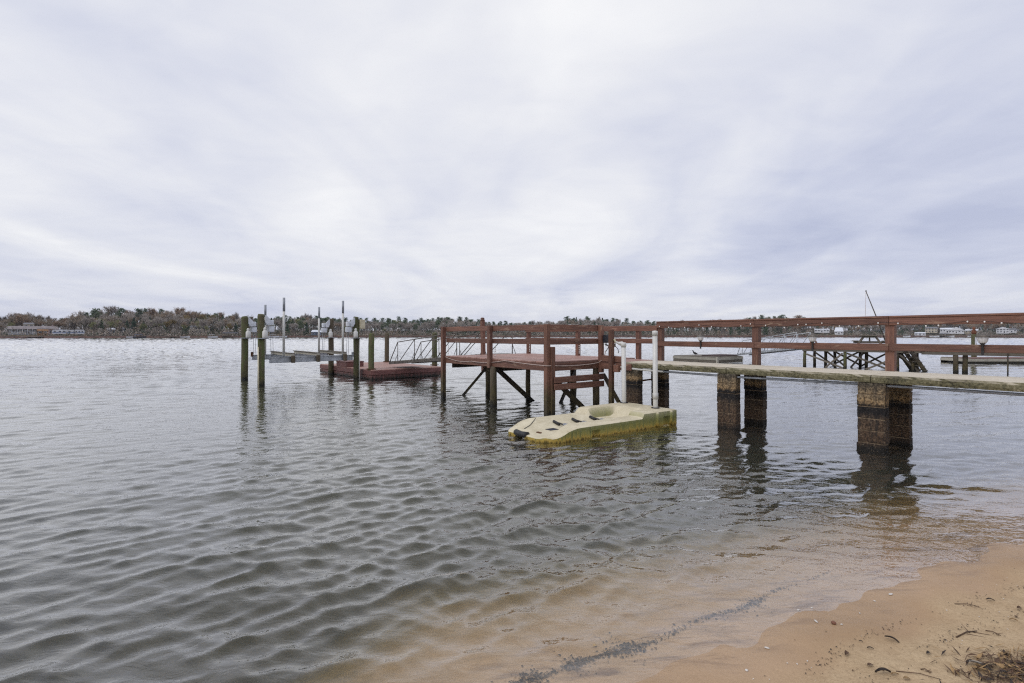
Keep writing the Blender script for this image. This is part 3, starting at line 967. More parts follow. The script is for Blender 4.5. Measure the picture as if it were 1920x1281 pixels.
# ------------------------------------------------------------------ drive-on float with two mooring pipes
FL_RZ = math.atan2(0.58, 0.815)
FL = (0.60, 8.86, 0.0)
fl = empty('drive_on_float', FL, FL_RZ, 'cream plastic drive-on watercraft float with green algae along its side', 'float')
LF, WF = 3.58, 1.46
xs = sorted(set([0, .03, .08, .16, .26, .38, .5, .62, .72, .80, .84, .9, 1.0, 1.08, 1.10, 1.14, 1.26, 1.30, 1.4, 1.6, 1.8, 1.94, 1.98, 2.03, 2.08, 2.13, 2.2, 2.40, 2.47, 2.50, 2.54, 2.6, 2.68, 2.76, 2.84, 2.92, 3.0, 3.1, 3.14, 3.16, 3.34, 3.36, 3.42, 3.5, 3.55, 3.58]))
ys = np.array([0, .03, .08, .15, .22, .29, .33, .36, .39, .43, .46, .54, .62, .70, .76, .82, .90, .98, 1.03, 1.06, 1.09, 1.12, 1.15, 1.18, 1.24, 1.31, 1.38, 1.43, 1.46])


def sm(a, b, x):
    q = min(1, max(0, (x - a) / (b - a)))
    return q * q * (3 - 2 * q)


def fl_top(x, y):
    rim_n = 0.07 + 0.155 * sm(0.02, 0.80, x) + 0.095 * sm(2.49, 2.53, x)
    rim_f = 0.07 + 0.14 * sm(0.02, 0.75, x) + 0.115 * sm(1.95, 2.12, x)
    yy = y / WF
    rim = rim_n * (1 - yy) + rim_f * yy if 0.3 < yy < 0.7 else (rim_n if yy <= 0.3 else rim_f)
    trough = 0.105 - 0.045 * (1 - sm(0, 0.5, x))
    deep = sm(1.95, 2.15, x)
    cl = 1 - sm(2.62 + 0.22 * (1 - yy), 2.92 + 0.16 * (1 - yy), x)
    n_in = 0.36 - 0.22 * (1 - sm(0.15, 0.85, x)); f_in = 1.26 - 0.10 * deep
    soft = 0.50 - 0.38 * deep
    hol = sm(n_in, n_in + 0.10, y) * (1 - sm(f_in - soft, f_in, y)) * cl * sm(0.0, 0.35, x)
    z = rim * (1 - hol) + trough * hol
    edge = min(y, WF - y, x + 0.012, LF - x)
    z -= 0.022 * (1 - sm(0, 0.05, edge))
    # bow slot
    z -= 0.055 * (1 - sm(0.0, 0.16, x)) * sm(0.62, 0.68, y) * (1 - sm(0.88, 0.94, y))
    return z


def fl_plan(x, y):
    """bow corners cut, bow slot"""
    cut = 0.0
    if x < 0.42:
        q = (0.42 - x) / 0.42
        cut = 0.12 * q * q
    y2 = cut + y * (WF - 2 * cut) / WF
    x2 = x + 0.16 * max(0, 0.2 - min(y, WF - y)) / 0.2 * (1 - min(1, x / 0.5))
    if 0.62 < y < 0.94:
        x2 += 0.09 * max(0, 1 - x / 0.2)
    return x2, y2


v, f = [], []
nX, nY = len(xs), len(ys)
for x in xs:
    for y in ys:
        px_, py_ = fl_plan(x, y)
        v.append((px_, py_, fl_top(x, y)))
for i in range(nX - 1):
    for j in range(nY - 1):
        f.append((i * nY + j, (i + 1) * nY + j, (i + 1) * nY + j + 1, i * nY + j + 1))
# side walls with pockets
border = [(i, 0) for i in range(nX)] + [(nX - 1, j) for j in range(1, nY)] + [(i, nY - 1) for i in range(nX - 2, -1, -1)] + [(0, j) for j in range(nY - 2, 0, -1)]
lev = [1.0, 0.78, 0.74, 0.35, 0.31, 0.0]
prev = [i * nY + j for i, j in border]
for li, q in enumerate(lev[1:]):
    cur = []
    for (i, j) in border:
        x, y, zt = v[i * nY + j]
        z = -0.16 + (zt + 0.16) * q
        ins = 0.0
        if li in (1, 2) and j == 0:
            if 1.10 <= xs[i] <= 1.26 or 3.16 <= xs[i] <= 3.34:
                ins = 0.075
        flare = 0.0
        cur.append(len(v))
        v.append((x, y + ins - (0.012 if j == 0 else 0) * (1 - q) * 0, z))
    m_ = len(border)
    for k in range(m_):
        k2 = (k + 1) % m_
        f.append((prev[k], cur[k], cur[k2], prev[k2]))
    prev = cur
f.append(tuple(prev))
me = py_mesh('hull', v, f)
bm = bmesh.new(); bm.from_mesh(me); bmesh.ops.recalc_face_normals(bm, faces=bm.faces); bm.to_mesh(me); bm.free()
hull = link('hull', me, 'float_plastic', fl)
me.polygons.foreach_set('use_smooth', [True] * len(me.polygons))
me.set_sharp_from_angle(angle=R(24))
# rounded lugs where modules join
for x in (2.95, 3.40):
    lathe('lug', [(0.05, -0.1), (0.05, 0.26), (0.03, 0.30), (0.0, 0.305)], 'float_plastic', fl, (x, 0.012, 0), 10)
# rollers in the hollow
for k, x in enumerate((0.98, 1.48, 1.98)):
    zc = fl_top(x, 0.75)
    ro = tube('roller', [(x, 0.50, fl_top(x, .50) + 0.035), (x, 0.66, fl_top(x, .66) + 0.04)], 0.040, 'galvanised', fl, 10)
    tube('axle', [(x, 0.46, fl_top(x, .54) + 0.03), (x, 0.98, fl_top(x, .98) + 0.02)], 0.016, 'black_rubber', fl, 6)
    tube('roller', [(x, 0.80, fl_top(x, .80) + 0.03), (x, 0.98, fl_top(x, .98) + 0.025)], 0.028, 'black_rubber', fl, 10)
tube('bow_roller', [(0.04, 0.60, 0.065), (0.02, 0.78, 0.055), (0.04, 0.96, 0.065)], 0.058, 'black_rubber', fl, 12)
box('grip_mat', 0.62, 0.60, fl_top(0.62, 0.60) + 0.004, 0.20, 0.16, 0.01, 'canvas_dark', fl, 0.002)
box('deck_fitting', 0.27, 0.55, fl_top(0.27, 0.55) + 0.006, 0.05, 0.12, 0.02, 'rust', fl, 0.004)
tube('tie_line', [(0.25, 0.98, fl_top(.25, .98) + .01), (0.45, 1.05, fl_top(.45, 1.05) + .008), (0.62, 1.16, fl_top(.62, 1.16) + .01), (0.70, 1.20, fl_top(.7, 1.2) + .03)], 0.006, 'cord_black', fl, 5)
for k, (x, y, z1, lab) in enumerate(((3.36, 1.28, 1.72, 'shorter white pipe standing in the far back corner of the float'), (3.30, 0.33, 1.985, 'taller white pipe standing in the near back corner of the float'))):
    wp = fl.matrix_basis
    ca, sa = math.cos(FL_RZ), math.sin(FL_RZ)
    e = empty('mooring_pipe', (FL[0] + x * ca - y * sa, FL[1] + x * sa + y * ca, 0), FL_RZ, lab, 'pipe', 'mooring pipes through the float')
    ln = -0.012 if k else -0.01
    tube('pipe', [(0, 0, -0.7), (ln * 0.5, 0.0, 0.6), (ln * 2, 0.0, z1 - 0.05)], 0.052, 'pvc_white', e, 14)
    lathe('cap', [(0.060, z1 - 0.10), (0.061, z1 - 0.02), (0.050, z1), (0.0, z1 + 0.008)], 'pvc_white', e, (ln * 2, 0, 0), 14)
    if k:
        lathe('coupling', [(0.060, 0.52), (0.060, 0.64), (0.053, 0.645)], 'pvc_white', e, (ln * 0.5, 0, 0), 14)
    lathe('collar', [(0.095, 0.318), (0.090, 0.335), (0.054, 0.338)], 'black_rubber', e, (0, 0, 0), 14)

# ------------------------------------------------------------------ gangway down to the float dock
def truss_gangway(name, lab, pA, pB, width, rail_h, npan, mat, deck_mat, tub=0.020, parent_z=0):
    """pA upper end centre, pB lower end centre"""
    pA, pB = Vector(pA), Vector(pB)
    e = empty(name, (pB.x, pB.y, pB.z), 0, lab, 'gangway')
    d = pA - pB
    h = Vector((d.x, d.y, 0)).normalized()
    side = Vector((-h.y, h.x, 0))
    hw = width / 2
    zero = Vector((0, 0, 0))
    for sg in (-1, 1):
        o = side * (hw * sg)
        beam('bottom_chord', o, d + o, 0.05, 0.11, mat, e)
        n = npan
        top = lambda q: o + d * q + Vector((0, 0, rail_h))
        q0 = 1.0 / n * 0.62
        tube('top_rail', [top(q0), top(1.0)], tub, mat, e, 8)
        qs = [q0 + (1 - q0) * i / (n - 1) for i in range(n)]
        tube('diagonal', [o + d * 0.0, top(q0)], tub, mat, e, 6)
        for i, q in enumerate(qs):
            tube('upright', [o + d * q, top(q)], tub * 0.8, mat, e, 6)
            tube('strut', [o + d * q + side * sg * 0.16, o + d * q + Vector((0, 0, rail_h * 0.42))], tub * 0.55, mat, e, 5)
            if i < n - 1:
                tube('diagonal', [o + d * (q + 0.012), top(qs[i + 1])], tub * 0.85, mat, e, 6)
    nbd = int(d.length / 0.3)
    for k in range(nbd):
        c0 = d * ((k + 0.5) / nbd) + Vector((0, 0, 0.065))
        beam('tread', c0 - side * (hw - 0.02), c0 + side * (hw - 0.02), d.length / nbd - 0.012, 0.03, deck_mat, e, up=h.cross(side) * -1 if False else (0, 0, 1))
    return e


truss_gangway('gangway', 'long railed gangway sloping down from the red platform to the float', dk(0.40, S1 + 0.12, 1.20), (-5.25, 24.15, 0.58), 1.12, 0.92, 5, 'rail_steel', 'grey_wood')

# ------------------------------------------------------------------ red float dock
FD = Vector((-5.92, 21.62, 0)); FD_RZ = math.atan2(0.65, 0.76)
fd = empty('float_dock', FD, FD_RZ, 'low red wooden float dock at the foot of the gangway', 'float dock')
LU, LV, FZ = 6.0, 3.62, 0.41
nb = 42
for k in range(nb):
    yb = LU * (k + 0.5) / nb
    box('deck_board', LV / 2, yb, FZ - 0.018 + random.Random(k).uniform(-.003, .003), LV - 0.03, LU / nb - 0.008, 0.034, 'red_deck', fd)
for x0, y0, x1, y1 in ((0, 0, LV, 0), (0, LU, LV, LU)):
    beam('fascia', (x0, y0, 0.28), (x1, y1, 0.28), 0.04, 0.19, 'float_red', fd)
    beam('lower_board', (x0, y0 + (0.012 if y0 == 0 else -0.012), 0.085), (x1, y1 + (0.012 if y0 == 0 else -0.012), 0.085), 0.04, 0.17, 'float_red', fd)
for x in (0, LV):
    beam('fascia', (x, 0.022, 0.281), (x, LU - 0.022, 0.281), 0.04, 0.188, 'float_red', fd)
    beam('lower_board', (x + (0.012 if x == 0 else -0.012), 0.035, 0.084), (x + (0.012 if x == 0 else -0.012), LU - 0.035, 0.084), 0.04, 0.168, 'float_red', fd)
for k in range(3):
    for j in range(2):
        box('float_drum', 0.95 + 1.72 * j, 1.1 + 1.9 * k, 0.06, 1.4, 1.5, 0.5, 'black_rubber', fd, 0.08)
ca, sa = math.cos(FD_RZ), math.sin(FD_RZ)


def fdw(x, y, z=0):
    return Vector((FD.x + x * ca - y * sa, FD.y + x * sa + y * ca, z))


e = empty('step_box', fdw(0.42, 3.25, FZ), FD_RZ, 'low dark red box standing on the red float dock', 'step')
box('top', 0, 0, 0.235, 0.86, 1.30, 0.04, 'float_red', e)
for sy_ in (-0.62, 0.62):
    box('side', 0, sy_, 0.108, 0.80, 0.04, 0.212, 'float_red', e)
for sx_ in (-0.40, 0.40):
    box('side', sx_, 0, 0.108, 0.038, 1.19, 0.212, 'float_red', e)
for x, y, zt, lab, sd in ((0.12, 0.30, 1.97, 'greenish mooring pile at the near corner of the red float dock', 31), (3.45, 5.45, 2.0, 'brown mooring pile at the far edge of the red float dock', 32),
                          (3.80, 1.15, 2.0, 'mooring pile behind the gangway at the right end of the red float dock', 33)):
    p = fdw(x, y)
    e = empty('mooring_pile', (p.x, p.y, 0), FD_RZ, lab, 'pile')
    pile('shaft', 0, 0, -2.2, zt, 0.125, 'pile_green' if sd != 32 else 'pile_brown', e, seed=sd)
    v, f = [], []
    tube('hoop', [(0.19 * math.cos(q), 0.19 * math.sin(q), 0.44) for q in np.linspace(0.3, 6.0, 14)], 0.022, 'rust', e, 6)

# ------------------------------------------------------------------ boat lift
lift = empty('boat_lift', (-9.46, 19.30, 0), 0, 'four-pile boat lift with white motors and an empty cradle', 'boat lift')
P = {'far_out': (-11.38, 21.80), 'near_out': (-9.46, 19.30), 'far_in': (-8.76, 24.80), 'near_in': (-6.76, 22.20)}
LO = Vector((-9.46, 19.30))
Pl = {k: Vector(q) - LO for k, q in P.items()}
for i, (k, q) in enumerate(Pl.items()):
    pile('pile', q.x, q.y, -2.2, 2.68, 0.125 if k != 'far_out' else 0.14, 'pile_green' if k != 'far_in' else 'pile_brown', lift, seed=40 + i)
# local directions: across from out to in, lengthwise from near to far
ac = (Pl['near_in'] - Pl['near_out']).normalized()
lw = (Pl['far_out'] - Pl['near_out']).normalized()


def mbox(name, c, half_along, half_across, hz, mat, parent, along, bev=0.012):
    a_ = math.atan2(along.y, along.x)
    me = box_mesh(half_along * 2, half_across * 2, hz * 2, bev)
    if len(me.materials) and me.materials[0] != MATS[mat]:
        me = me.copy(); me.materials.clear()
    return link(name, me, mat, parent, Matrix.Translation(c) @ Matrix.Rotation(a_, 4, 'Z'))


for k, q in Pl.items():
    inn = ac if 'out' in k else -ac
    b0 = Vector((q.x, q.y, 0)); i3 = Vector((inn.x, inn.y, 0)); f3 = Vector((-lw.x, -lw.y, 0))
    hs = []
    mo = mbox('motor_housing', b0 + i3 * 0.29 + Vector((0, 0, 2.36)), 0.14, 0.11, 0.10, 'motor_white', lift, inn)
    mbox('gear_box', b0 + i3 * 0.36 + Vector((0, 0, 2.12)), 0.10, 0.10, 0.11, 'motor_white', lift, inn)
    # sloping bracket plate
    pts = [(0.12, 2.64), (0.16, 2.64), (0.31, 2.48), (0.31, 2.26), (0.22, 2.26), (0.12, 2.38)]
    th = Vector((-i3.y, i3.x, 0)) * 0.012
    off = f3 * 0.155
    v = [b0 + off + i3 * a_ + Vector((0, 0, z_)) - th for a_, z_ in pts] + [b0 + off + i3 * a_ + Vector((0, 0, z_)) + th for a_, z_ in pts]
    n_ = len(pts)
    f = [tuple(range(n_)), tuple(reversed(range(n_, 2 * n_)))] + [(j, n_ + j, n_ + (j + 1) % n_, (j + 1) % n_) for j in range(n_)]
    link('bracket_plate', py_mesh('bracket_plate', v, f), 'motor_white', lift)
    # white motor with a domed top on the camera side of the pile
    mp = b0 + f3 * 0.20 + i3 * 0.10
    lathe('motor', [(0.085, 1.78), (0.095, 1.80), (0.095, 2.02), (0.06, 2.06), (0.05, 2.09), (0.06, 2.12), (0.04, 2.17), (0.0, 2.19)], 'pvc_white', lift, mp, 12)
    mbox('motor_shelf', b0 + f3 * 0.17 + i3 * 0.02 + Vector((0, 0, 1.76)), 0.20, 0.10, 0.015, 'galvanised', lift, inn)
    tube('drive_pipe', [b0 + i3 * 0.36 + Vector((0, 0, 2.0)), b0 + i3 * 0.36 + Vector((0, 0, 1.96))], 0.04, 'galvanised', lift, 8)
    for dx in (-0.03, 0.05):
        tube('cable', [b0 + i3 * (0.38 + dx) + Vector((0, 0, 2.0)), b0 + i3 * (0.40 + dx) + Vector((0, 0, 1.06))], 0.008, 'galvanised', lift, 5)
mbox('control_box', Vector((Pl['near_in'].x, Pl['near_in'].y, 2.36)) + Vector((-lw.x, -lw.y, 0)) * 0.10 + Vector((ac.x, ac.y, 0)) * 0.24, 0.11, 0.09, 0.20, 'cream_box', lift, ac)
tube('drain_pipe', [Vector((-0.02, -0.15, -0.3)), Vector((-0.03, -0.155, 1.45))], 0.028, 'cream_box', lift, 8)
tube('drain_pipe', [Vector((Pl['near_in'].x + 0.16, Pl['near_in'].y - 0.07, -0.3)), Vector((Pl['near_in'].x + 0.165, Pl['near_in'].y - 0.07, 1.75))], 0.018, 'pvc_white', lift, 8)
# cradle beams (I-section) between the piles, bunks lengthwise on top
for kk, (ka, kb) in enumerate((('near_out', 'near_in'), ('far_out', 'far_in'))):
    a3 = Vector((Pl[ka].x, Pl[ka].y, 0)); b3 = Vector((Pl[kb].x, Pl[kb].y, 0))
    dd = (b3 - a3).normalized()
    s_, e_ = a3 + dd * 0.30, b3 - dd * 0.16
    wv = beam('cradle_beam', s_ + Vector((0, 0, 0.93)), e_ + Vector((0, 0, 0.93)), 0.014, 0.20, 'aluminium', lift)
    for zf in (0.825, 1.035):
        beam('flange', s_ + Vector((0, 0, zf)), e_ + Vector((0, 0, zf)), 0.12, 0.014, 'aluminium', lift)
    for pq in (s_, e_):
        mbox('lifting_eye', pq + Vector((0, 0, 1.06)), 0.05, 0.03, 0.10, 'rust' if kk else 'galvanised', lift, dd)
    for q, h_ in ((0.155, 2.05 if kk == 0 else 1.92), (0.865, 2.05 if kk == 0 else 1.92)):
        g0 = s_.lerp(e_, q) + Vector((0, 0, 1.04)) - Vector((lw.x, lw.y, 0)) * 0.02
        tube('guide_socket', [g0, g0 + Vector((0, 0, 0.34))], 0.035, 'galvanised', lift, 8)
        tube('guide_pole', [g0 + Vector((0, 0, 0.05)), g0 + Vector((0.01, 0, h_ + 0.25))], 0.046, 'pvc_white', lift, 10)
        tube('guide_tip', [g0 + Vector((0.01, 0, h_ - 0.28)), g0 + Vector((0.011, 0, h_ + 0.255))], 0.0475, 'pvc_grey', lift, 10)
n0 = Vector((Pl['near_out'].x, Pl['near_out'].y, 0)); n1 = Vector((Pl['near_in'].x, Pl['near_in'].y, 0)); lw3 = Vector((lw.x, lw.y, 0)); ac3 = Vector((ac.x, ac.y, 0))
for q in (0.30, 0.56, 0.86):
    c0 = n0.lerp(n1, q)
    bk = beam('bunk', c0 - lw3 * 0.10 + Vector((0, 0, 1.105)), c0 + lw3 * 3.35 + Vector((0, 0, 1.105)), 0.12, 0.10, 'bunk_carpet', lift)
    br = mbox('bunk_bracket', c0 - lw3 * 0.115 + Vector((0, 0, 0.94)), 0.07, 0.045, 0.14, 'pile_brown', lift, ac)
    beam('bunk_cap', c0 - lw3 * 0.10 - ac3 * 0.02 + Vector((0, 0, 1.17)), c0 + lw3 * 3.36 - ac3 * 0.02 + Vector((0, 0, 1.17)), 0.17, 0.024, 'grey_wood', lift)

# ================================================================== neighbour's dock with the picnic table
ND = (17.55, 30.70, 0.0); ND_RZ = math.atan2(-0.68, 0.73)
nd = empty('pile_dock', ND, ND_RZ, 'grey wooden dock on braced posts beyond the walkway rail', 'dock')
nca, nsa = math.cos(ND_RZ), math.sin(ND_RZ)


def ndw(x, y, z=0):
    return Vector((ND[0] + x * nca - y * nsa, ND[1] + x * nsa + y * nca, z))


NZ = 1.12
for k in range(38):
    box('deck_board', 0.02 + 0.142 * k + 0.07, 1.2, NZ - 0.018, 0.134, 2.75, 0.036, 'grey_wood', nd)
for y in (-0.10, 2.50):
    beam('fascia', (-0.1, y, 1.01), (5.45, y, 1.01), 0.045, 0.16, 'grey_wood', nd)
for x in (-0.075, 5.425):
    beam('fascia', (x, -0.07, 1.01), (x, 2.47, 1.01), 0.045, 0.16, 'grey_wood', nd)
for i, (x, y) in enumerate(((0, 0), (2.05, 0), (4.47, 0), (5.15, 0), (0.85, 1.2), (2.9, 1.2), (0.0, 2.4), (1.1, 2.4), (2.42, 2.4), (3.9, 2.4), (5.1, 2.4))):
    pile('post', x, y, -1.8, 0.95, 0.085, 'pile_green' if i in (0, 1) else 'dark_wood', nd, seed=60 + i, sides=10)
for p0, p1 in (((0.1, -0.02, 0.75), (1.95, -0.02, 0.0)), ((1.95, -0.05, 0.85), (1.0, -0.05, -0.1)), ((2.15, 0, 0.85), (4.3, 0, -0.1)), ((4.3, -0.04, 0.6), (2.9, -0.04, -0.1)),
               ((4.55, 0.0, 0.85), (5.4, 0.0, -0.05)), ((0.05, 2.3, 0.8), (1.2, 2.3, -0.1)), ((1.15, 2.3, 0.85), (2.4, 2.3, 0.1)), ((2.4, 2.3, 0.9), (1.1, 2.3, 0.1)),
               ((2.5, 2.3, 0.9), (3.9, 2.3, 0.0)), ((3.85, 2.3, 0.9), (2.5, 2.3, 0.05)), ((4.0, 2.3, 0.9), (5.1, 2.3, 0.0)), ((0.9, 1.2, 0.9), (2.0, 1.2, -0.1)), ((2.8, 1.2, 0.9), (2.0, 1.2, -0.2))):
    beam('brace', p0, p1, 0.04, 0.10, 'grey_wood', nd)
# bridge towards the shore
for k in range(44):
    box('bridge_board', 5.55 + 0.142 * k, 0.55, 1.035, 0.134, 1.15, 0.036, 'grey_wood', nd)
for y in (0.0, 1.1):
    beam('bridge_beam', (5.48, y, 0.94), (11.8, y, 0.94), 0.05, 0.15, 'grey_wood', nd)
for x, y in ((6.85, 0.05), (7.2, 0.25), (10.9, 0.1), (10.9, 1.0)):
    pile('post', x, y, -1.6, 0.87, 0.11, 'pile_brown', nd, seed=int(x * 10), sides=12)
tube('pipe_leg', [(8.75, -0.06, -1.2), (8.75, -0.06, 1.0)], 0.03, 'dark_wood', nd, 8)
# steep steps into the water off the end
st = empty('water_steps', (20.85, 26.75, 0), R(-5), 'dark wooden steps going down into the water from the grey dock', 'steps')
for y in (0.0, 0.5, 1.0):
    beam('stringer', (0.0, y, 1.05), (0.78, y, -0.15), 0.05, 0.20, 'dark_wood', st)
for k in range(5):
    box('tread', 0.16 + 0.135 * k, 0.5, 0.90 - 0.21 * k, 0.20, 1.1, 0.04, 'grey_wood', st)

# picnic table
c = ndw(3.05, 1.22, NZ)
pt = empty('picnic_table', c, R(54), 'weathered wooden picnic table on the grey dock', 'picnic table')
for k in range(5):
    box('top_plank', 0, -0.30 + 0.15 * k, 0.735, 1.85, 0.14, 0.04, 'grey_wood', pt)
for sg in (-1, 1):
    for k in range(2):
        box('bench_plank', 0, sg * (0.62 + 0.15 * k), 0.43, 1.85, 0.14, 0.04, 'grey_wood', pt)
    x = sg * 0.66
    for q in (-1, 1):
        beam('leg', (x, q * 0.70, 0.0), (x, q * 0.26, 0.715), 0.045, 0.10, 'grey_wood', pt)
    beam('bench_support', (x + 0.047, -0.76, 0.36), (x + 0.047, 0.76, 0.36), 0.045, 0.10, 'grey_wood', pt)
    beam('top_support', (x + 0.047, -0.36, 0.67), (x + 0.047, 0.36, 0.67), 0.045, 0.08, 'grey_wood', pt)
    beam('diagonal', (x + 0.0, 0, 0.36), (sg * 0.1, 0, 0.70), 0.06, 0.06, 'grey_wood', pt)

# leaning pole with a hanging line
b0 = Vector((21.45, 29.2, NZ)); tip = Vector((20.05, 29.0, 4.36))
e = empty('leaning_pole', b0, 0, 'tall thin pole leaning out above the picnic table', 'pole')
tube('shaft', [(0, 0, 0), (tip - b0) * 0.5 + Vector((0.02, 0, 0.03)), tip - b0], [0.035, 0.03, 0.022], 'rail_steel', e, 8)
lathe('tip', [(0.0, -0.02), (0.035, 0), (0.035, 0.05), (0.0, 0.07)], 'rail_steel', e, tip - b0, 8)
tube('line', [tip - b0, tip - b0 + Vector((-0.04, 0, -1.4)), tip - b0 + Vector((-0.05, 0, -2.5))], 0.010, 'cord_beige', e, 5)
tube('stay', [(tip - b0) * 0.32, Vector((0.12, 0.0, 0.95)), Vector((0.2, -0.05, 0.0))], 0.012, 'aluminium', e, 5)

truss_gangway('gangway', 'aluminium gangway from the grey dock down to a small float', (17.75, 31.15, 1.10), (16.70, 37.0, 0.46), 0.95, 0.95, 6, 'aluminium', 'aluminium', 0.022)

nf = empty('float_dock', (14.3, 35.8, 0), R(35), 'small grey float with pale sides at the foot of the aluminium gangway', 'float dock')
for k in range(20):
    box('deck_board', 1.65, 0.09 + 0.182 * k, 0.335, 3.25, 0.172, 0.035, 'grey_wood', nf)
for y in (0.0, 3.66):
    beam('fascia', (0, y, 0.21), (3.3, y, 0.21), 0.045, 0.20, 'bunk_carpet', nf)
    beam('lower_board', (0.03, y + (0.02 if y == 0 else -.02), 0.03), (3.27, y + (0.02 if y == 0 else -.02), 0.03), 0.045, 0.14, 'grey_wood', nf)
for x in (0.0, 3.3):
    beam('fascia', (x, 0.025, 0.211), (x, 3.63, 0.211), 0.045, 0.196, 'bunk_carpet', nf)
    beam('lower_board', (x + (0.02 if x == 0 else -.02), 0.06, 0.03), (x + (0.02 if x == 0 else -.02), 3.6, 0.03), 0.045, 0.14, 'grey_wood', nf)
for k in range(8):
    box('raised_board', 1.95, 0.35 + 0.182 * k, 0.40, 2.4, 0.172, 0.09, 'brown_mat', nf)
box('corner_block', 0.02, -0.05, 0.12, 0.18, 0.10, 0.42, 'bunk_carpet', nf)
for x, y in ((0.9, 0.9), (0.9, 2.7), (2.4, 0.9), (2.4, 2.7)):
    box('float_drum', x, y, 0.02, 1.1, 1.2, 0.4, 'black_rubber', nf, 0.08)


def bird(name, lab, loc, rz, mat, sc):
    """small standing bird: body and head one lathe-like sweep, tail and two legs"""
    e = empty(name, loc, rz, lab, 'bird')
    v, f = tube_geo([(-0.20, 0, 0.13), (-0.12, 0, 0.16), (0.0, 0, 0.19), (0.09, 0, 0.24), (0.12, 0, 0.30), (0.14, 0, 0.36), (0.18, 0, 0.375), (0.24, 0, 0.365)],
                    [0.012, 0.05, 0.085, 0.07, 0.035, 0.042, 0.032, 0.004], 10)
    link('body', py_mesh('body', [q * sc for q in v], f), mat, e, None, True)
    for y in (-0.03, 0.03):
        tube('leg', [(0.0, y * sc, 0.0), (0.0, y * sc, 0.14 * sc)], 0.008 * sc, mat, e, 5)
    return e


bird('perched_bird', 'small dark bird perched on the grey float', (13.55, 37.9, 0.35), R(150), 'bird_dark', 1.0)
bird('perched_bird', 'squat reddish bird figure at the left end of the grey dock', ndw(0.15, 0.35, NZ), R(20), 'bird_rust', 0.95)
bird('perched_bird', 'upright reddish bird figure on the grey dock beside the gangway', ndw(0.62, 0.30, NZ), R(200), 'bird_rust', 1.1)

# low float and pile at the right edge
rf = empty('float_dock', (30.2, 34.0, 0), R(2), 'long low float with a red strip at the right edge of the picture', 'float dock')
for k in range(24):
    box('deck_board', 0.16 + 0.31 * k, 1.0, 0.33, 0.30, 2.0, 0.04, 'float_red' if k % 5 else 'grey_wood', rf)
for y in (0.0, 2.0):
    beam('fascia', (0, y, 0.215), (7.5, y, 0.215), 0.05, 0.18, 'bunk_carpet', rf)
    beam('lower_board', (0.0, y + 0.03 - 0.03 * y, 0.04), (7.5, y + 0.03 - 0.03 * y, 0.04), 0.05, 0.17, 'dark_wood', rf)
beam('end_board', (0.0, 0.03, 0.215), (0.0, 1.97, 0.215), 0.05, 0.18, 'bunk_carpet', rf)
for x in (1.0, 3.4, 5.8):
    box('float_drum', x, 1.0, 0.02, 1.5, 1.6, 0.36, 'black_rubber', rf, 0.08)
e = empty('mooring_pile', (32.75, 36.3, 0), 0, 'tall mooring pile with a white strip and rusty finial right of the walkway lantern', 'pile')
pile('shaft', 0, 0, -2.0, 1.95, 0.15, 'pile_green', e, seed=77)
box('white_strip', -0.02, -0.165, 1.45, 0.10, 0.02, 0.55, 'siding_white', e, 0.004)
lathe('finial', [(0.0, 1.93), (0.12, 1.94), (0.15, 2.05), (0.13, 2.18), (0.08, 2.27), (0.10, 2.36), (0.05, 2.45), (0.0, 2.47)], 'bird_rust', e, (0, 0, 0), 12)

# ================================================================== far shore
rgt = random.Random(21)


class TM:
    """triangle soup with material indices"""
    def __init__(self):
        self.v, self.f, self.m = [], [], []

    def tri(self, a, b, c, m):
        n = len(self.v)
        self.v += [a, b, c]; self.f.append((n, n + 1, n + 2)); self.m.append(m)

    def limb(self, p, q, r0, r1, m, sides=3):
        p, q = Vector(p), Vector(q)
        d = (q - p).normalized()
        ref = Vector((1, 0, 0)) if abs(d.x) < 0.7 else Vector((0, 1, 0))
        a = d.cross(ref).normalized(); b = d.cross(a)
        n = len(self.v)
        for (c, r) in ((p, r0), (q, r1)):
            for k in range(sides):
                an = 6.2832 * k / sides
                self.v.append(c + a * (r * math.cos(an)) + b * (r * math.sin(an)))
        for k in range(sides):
            k2 = (k + 1) % sides
            self.f.append((n + k, n + k2, n + sides + k2)); self.m.append(m)
            self.f.append((n + k, n + sides + k2, n + sides + k)); self.m.append(m)

    def leaf(self, c, s, m, rg, flat=0.5):
        n = Vector((rg.gauss(0, 1), rg.gauss(0, 1), rg.gauss(0, 1) + flat)).normalized()
        ref = Vector((rg.gauss(0, 1), rg.gauss(0, 1), rg.gauss(0, 1)))
        a = n.cross(ref).normalized(); b = n.cross(a)
        c = Vector(c)
        self.tri(c + a * s, c - a * s * 0.6 + b * s * 0.8, c - a * s * 0.5 - b * s * 0.75, m)


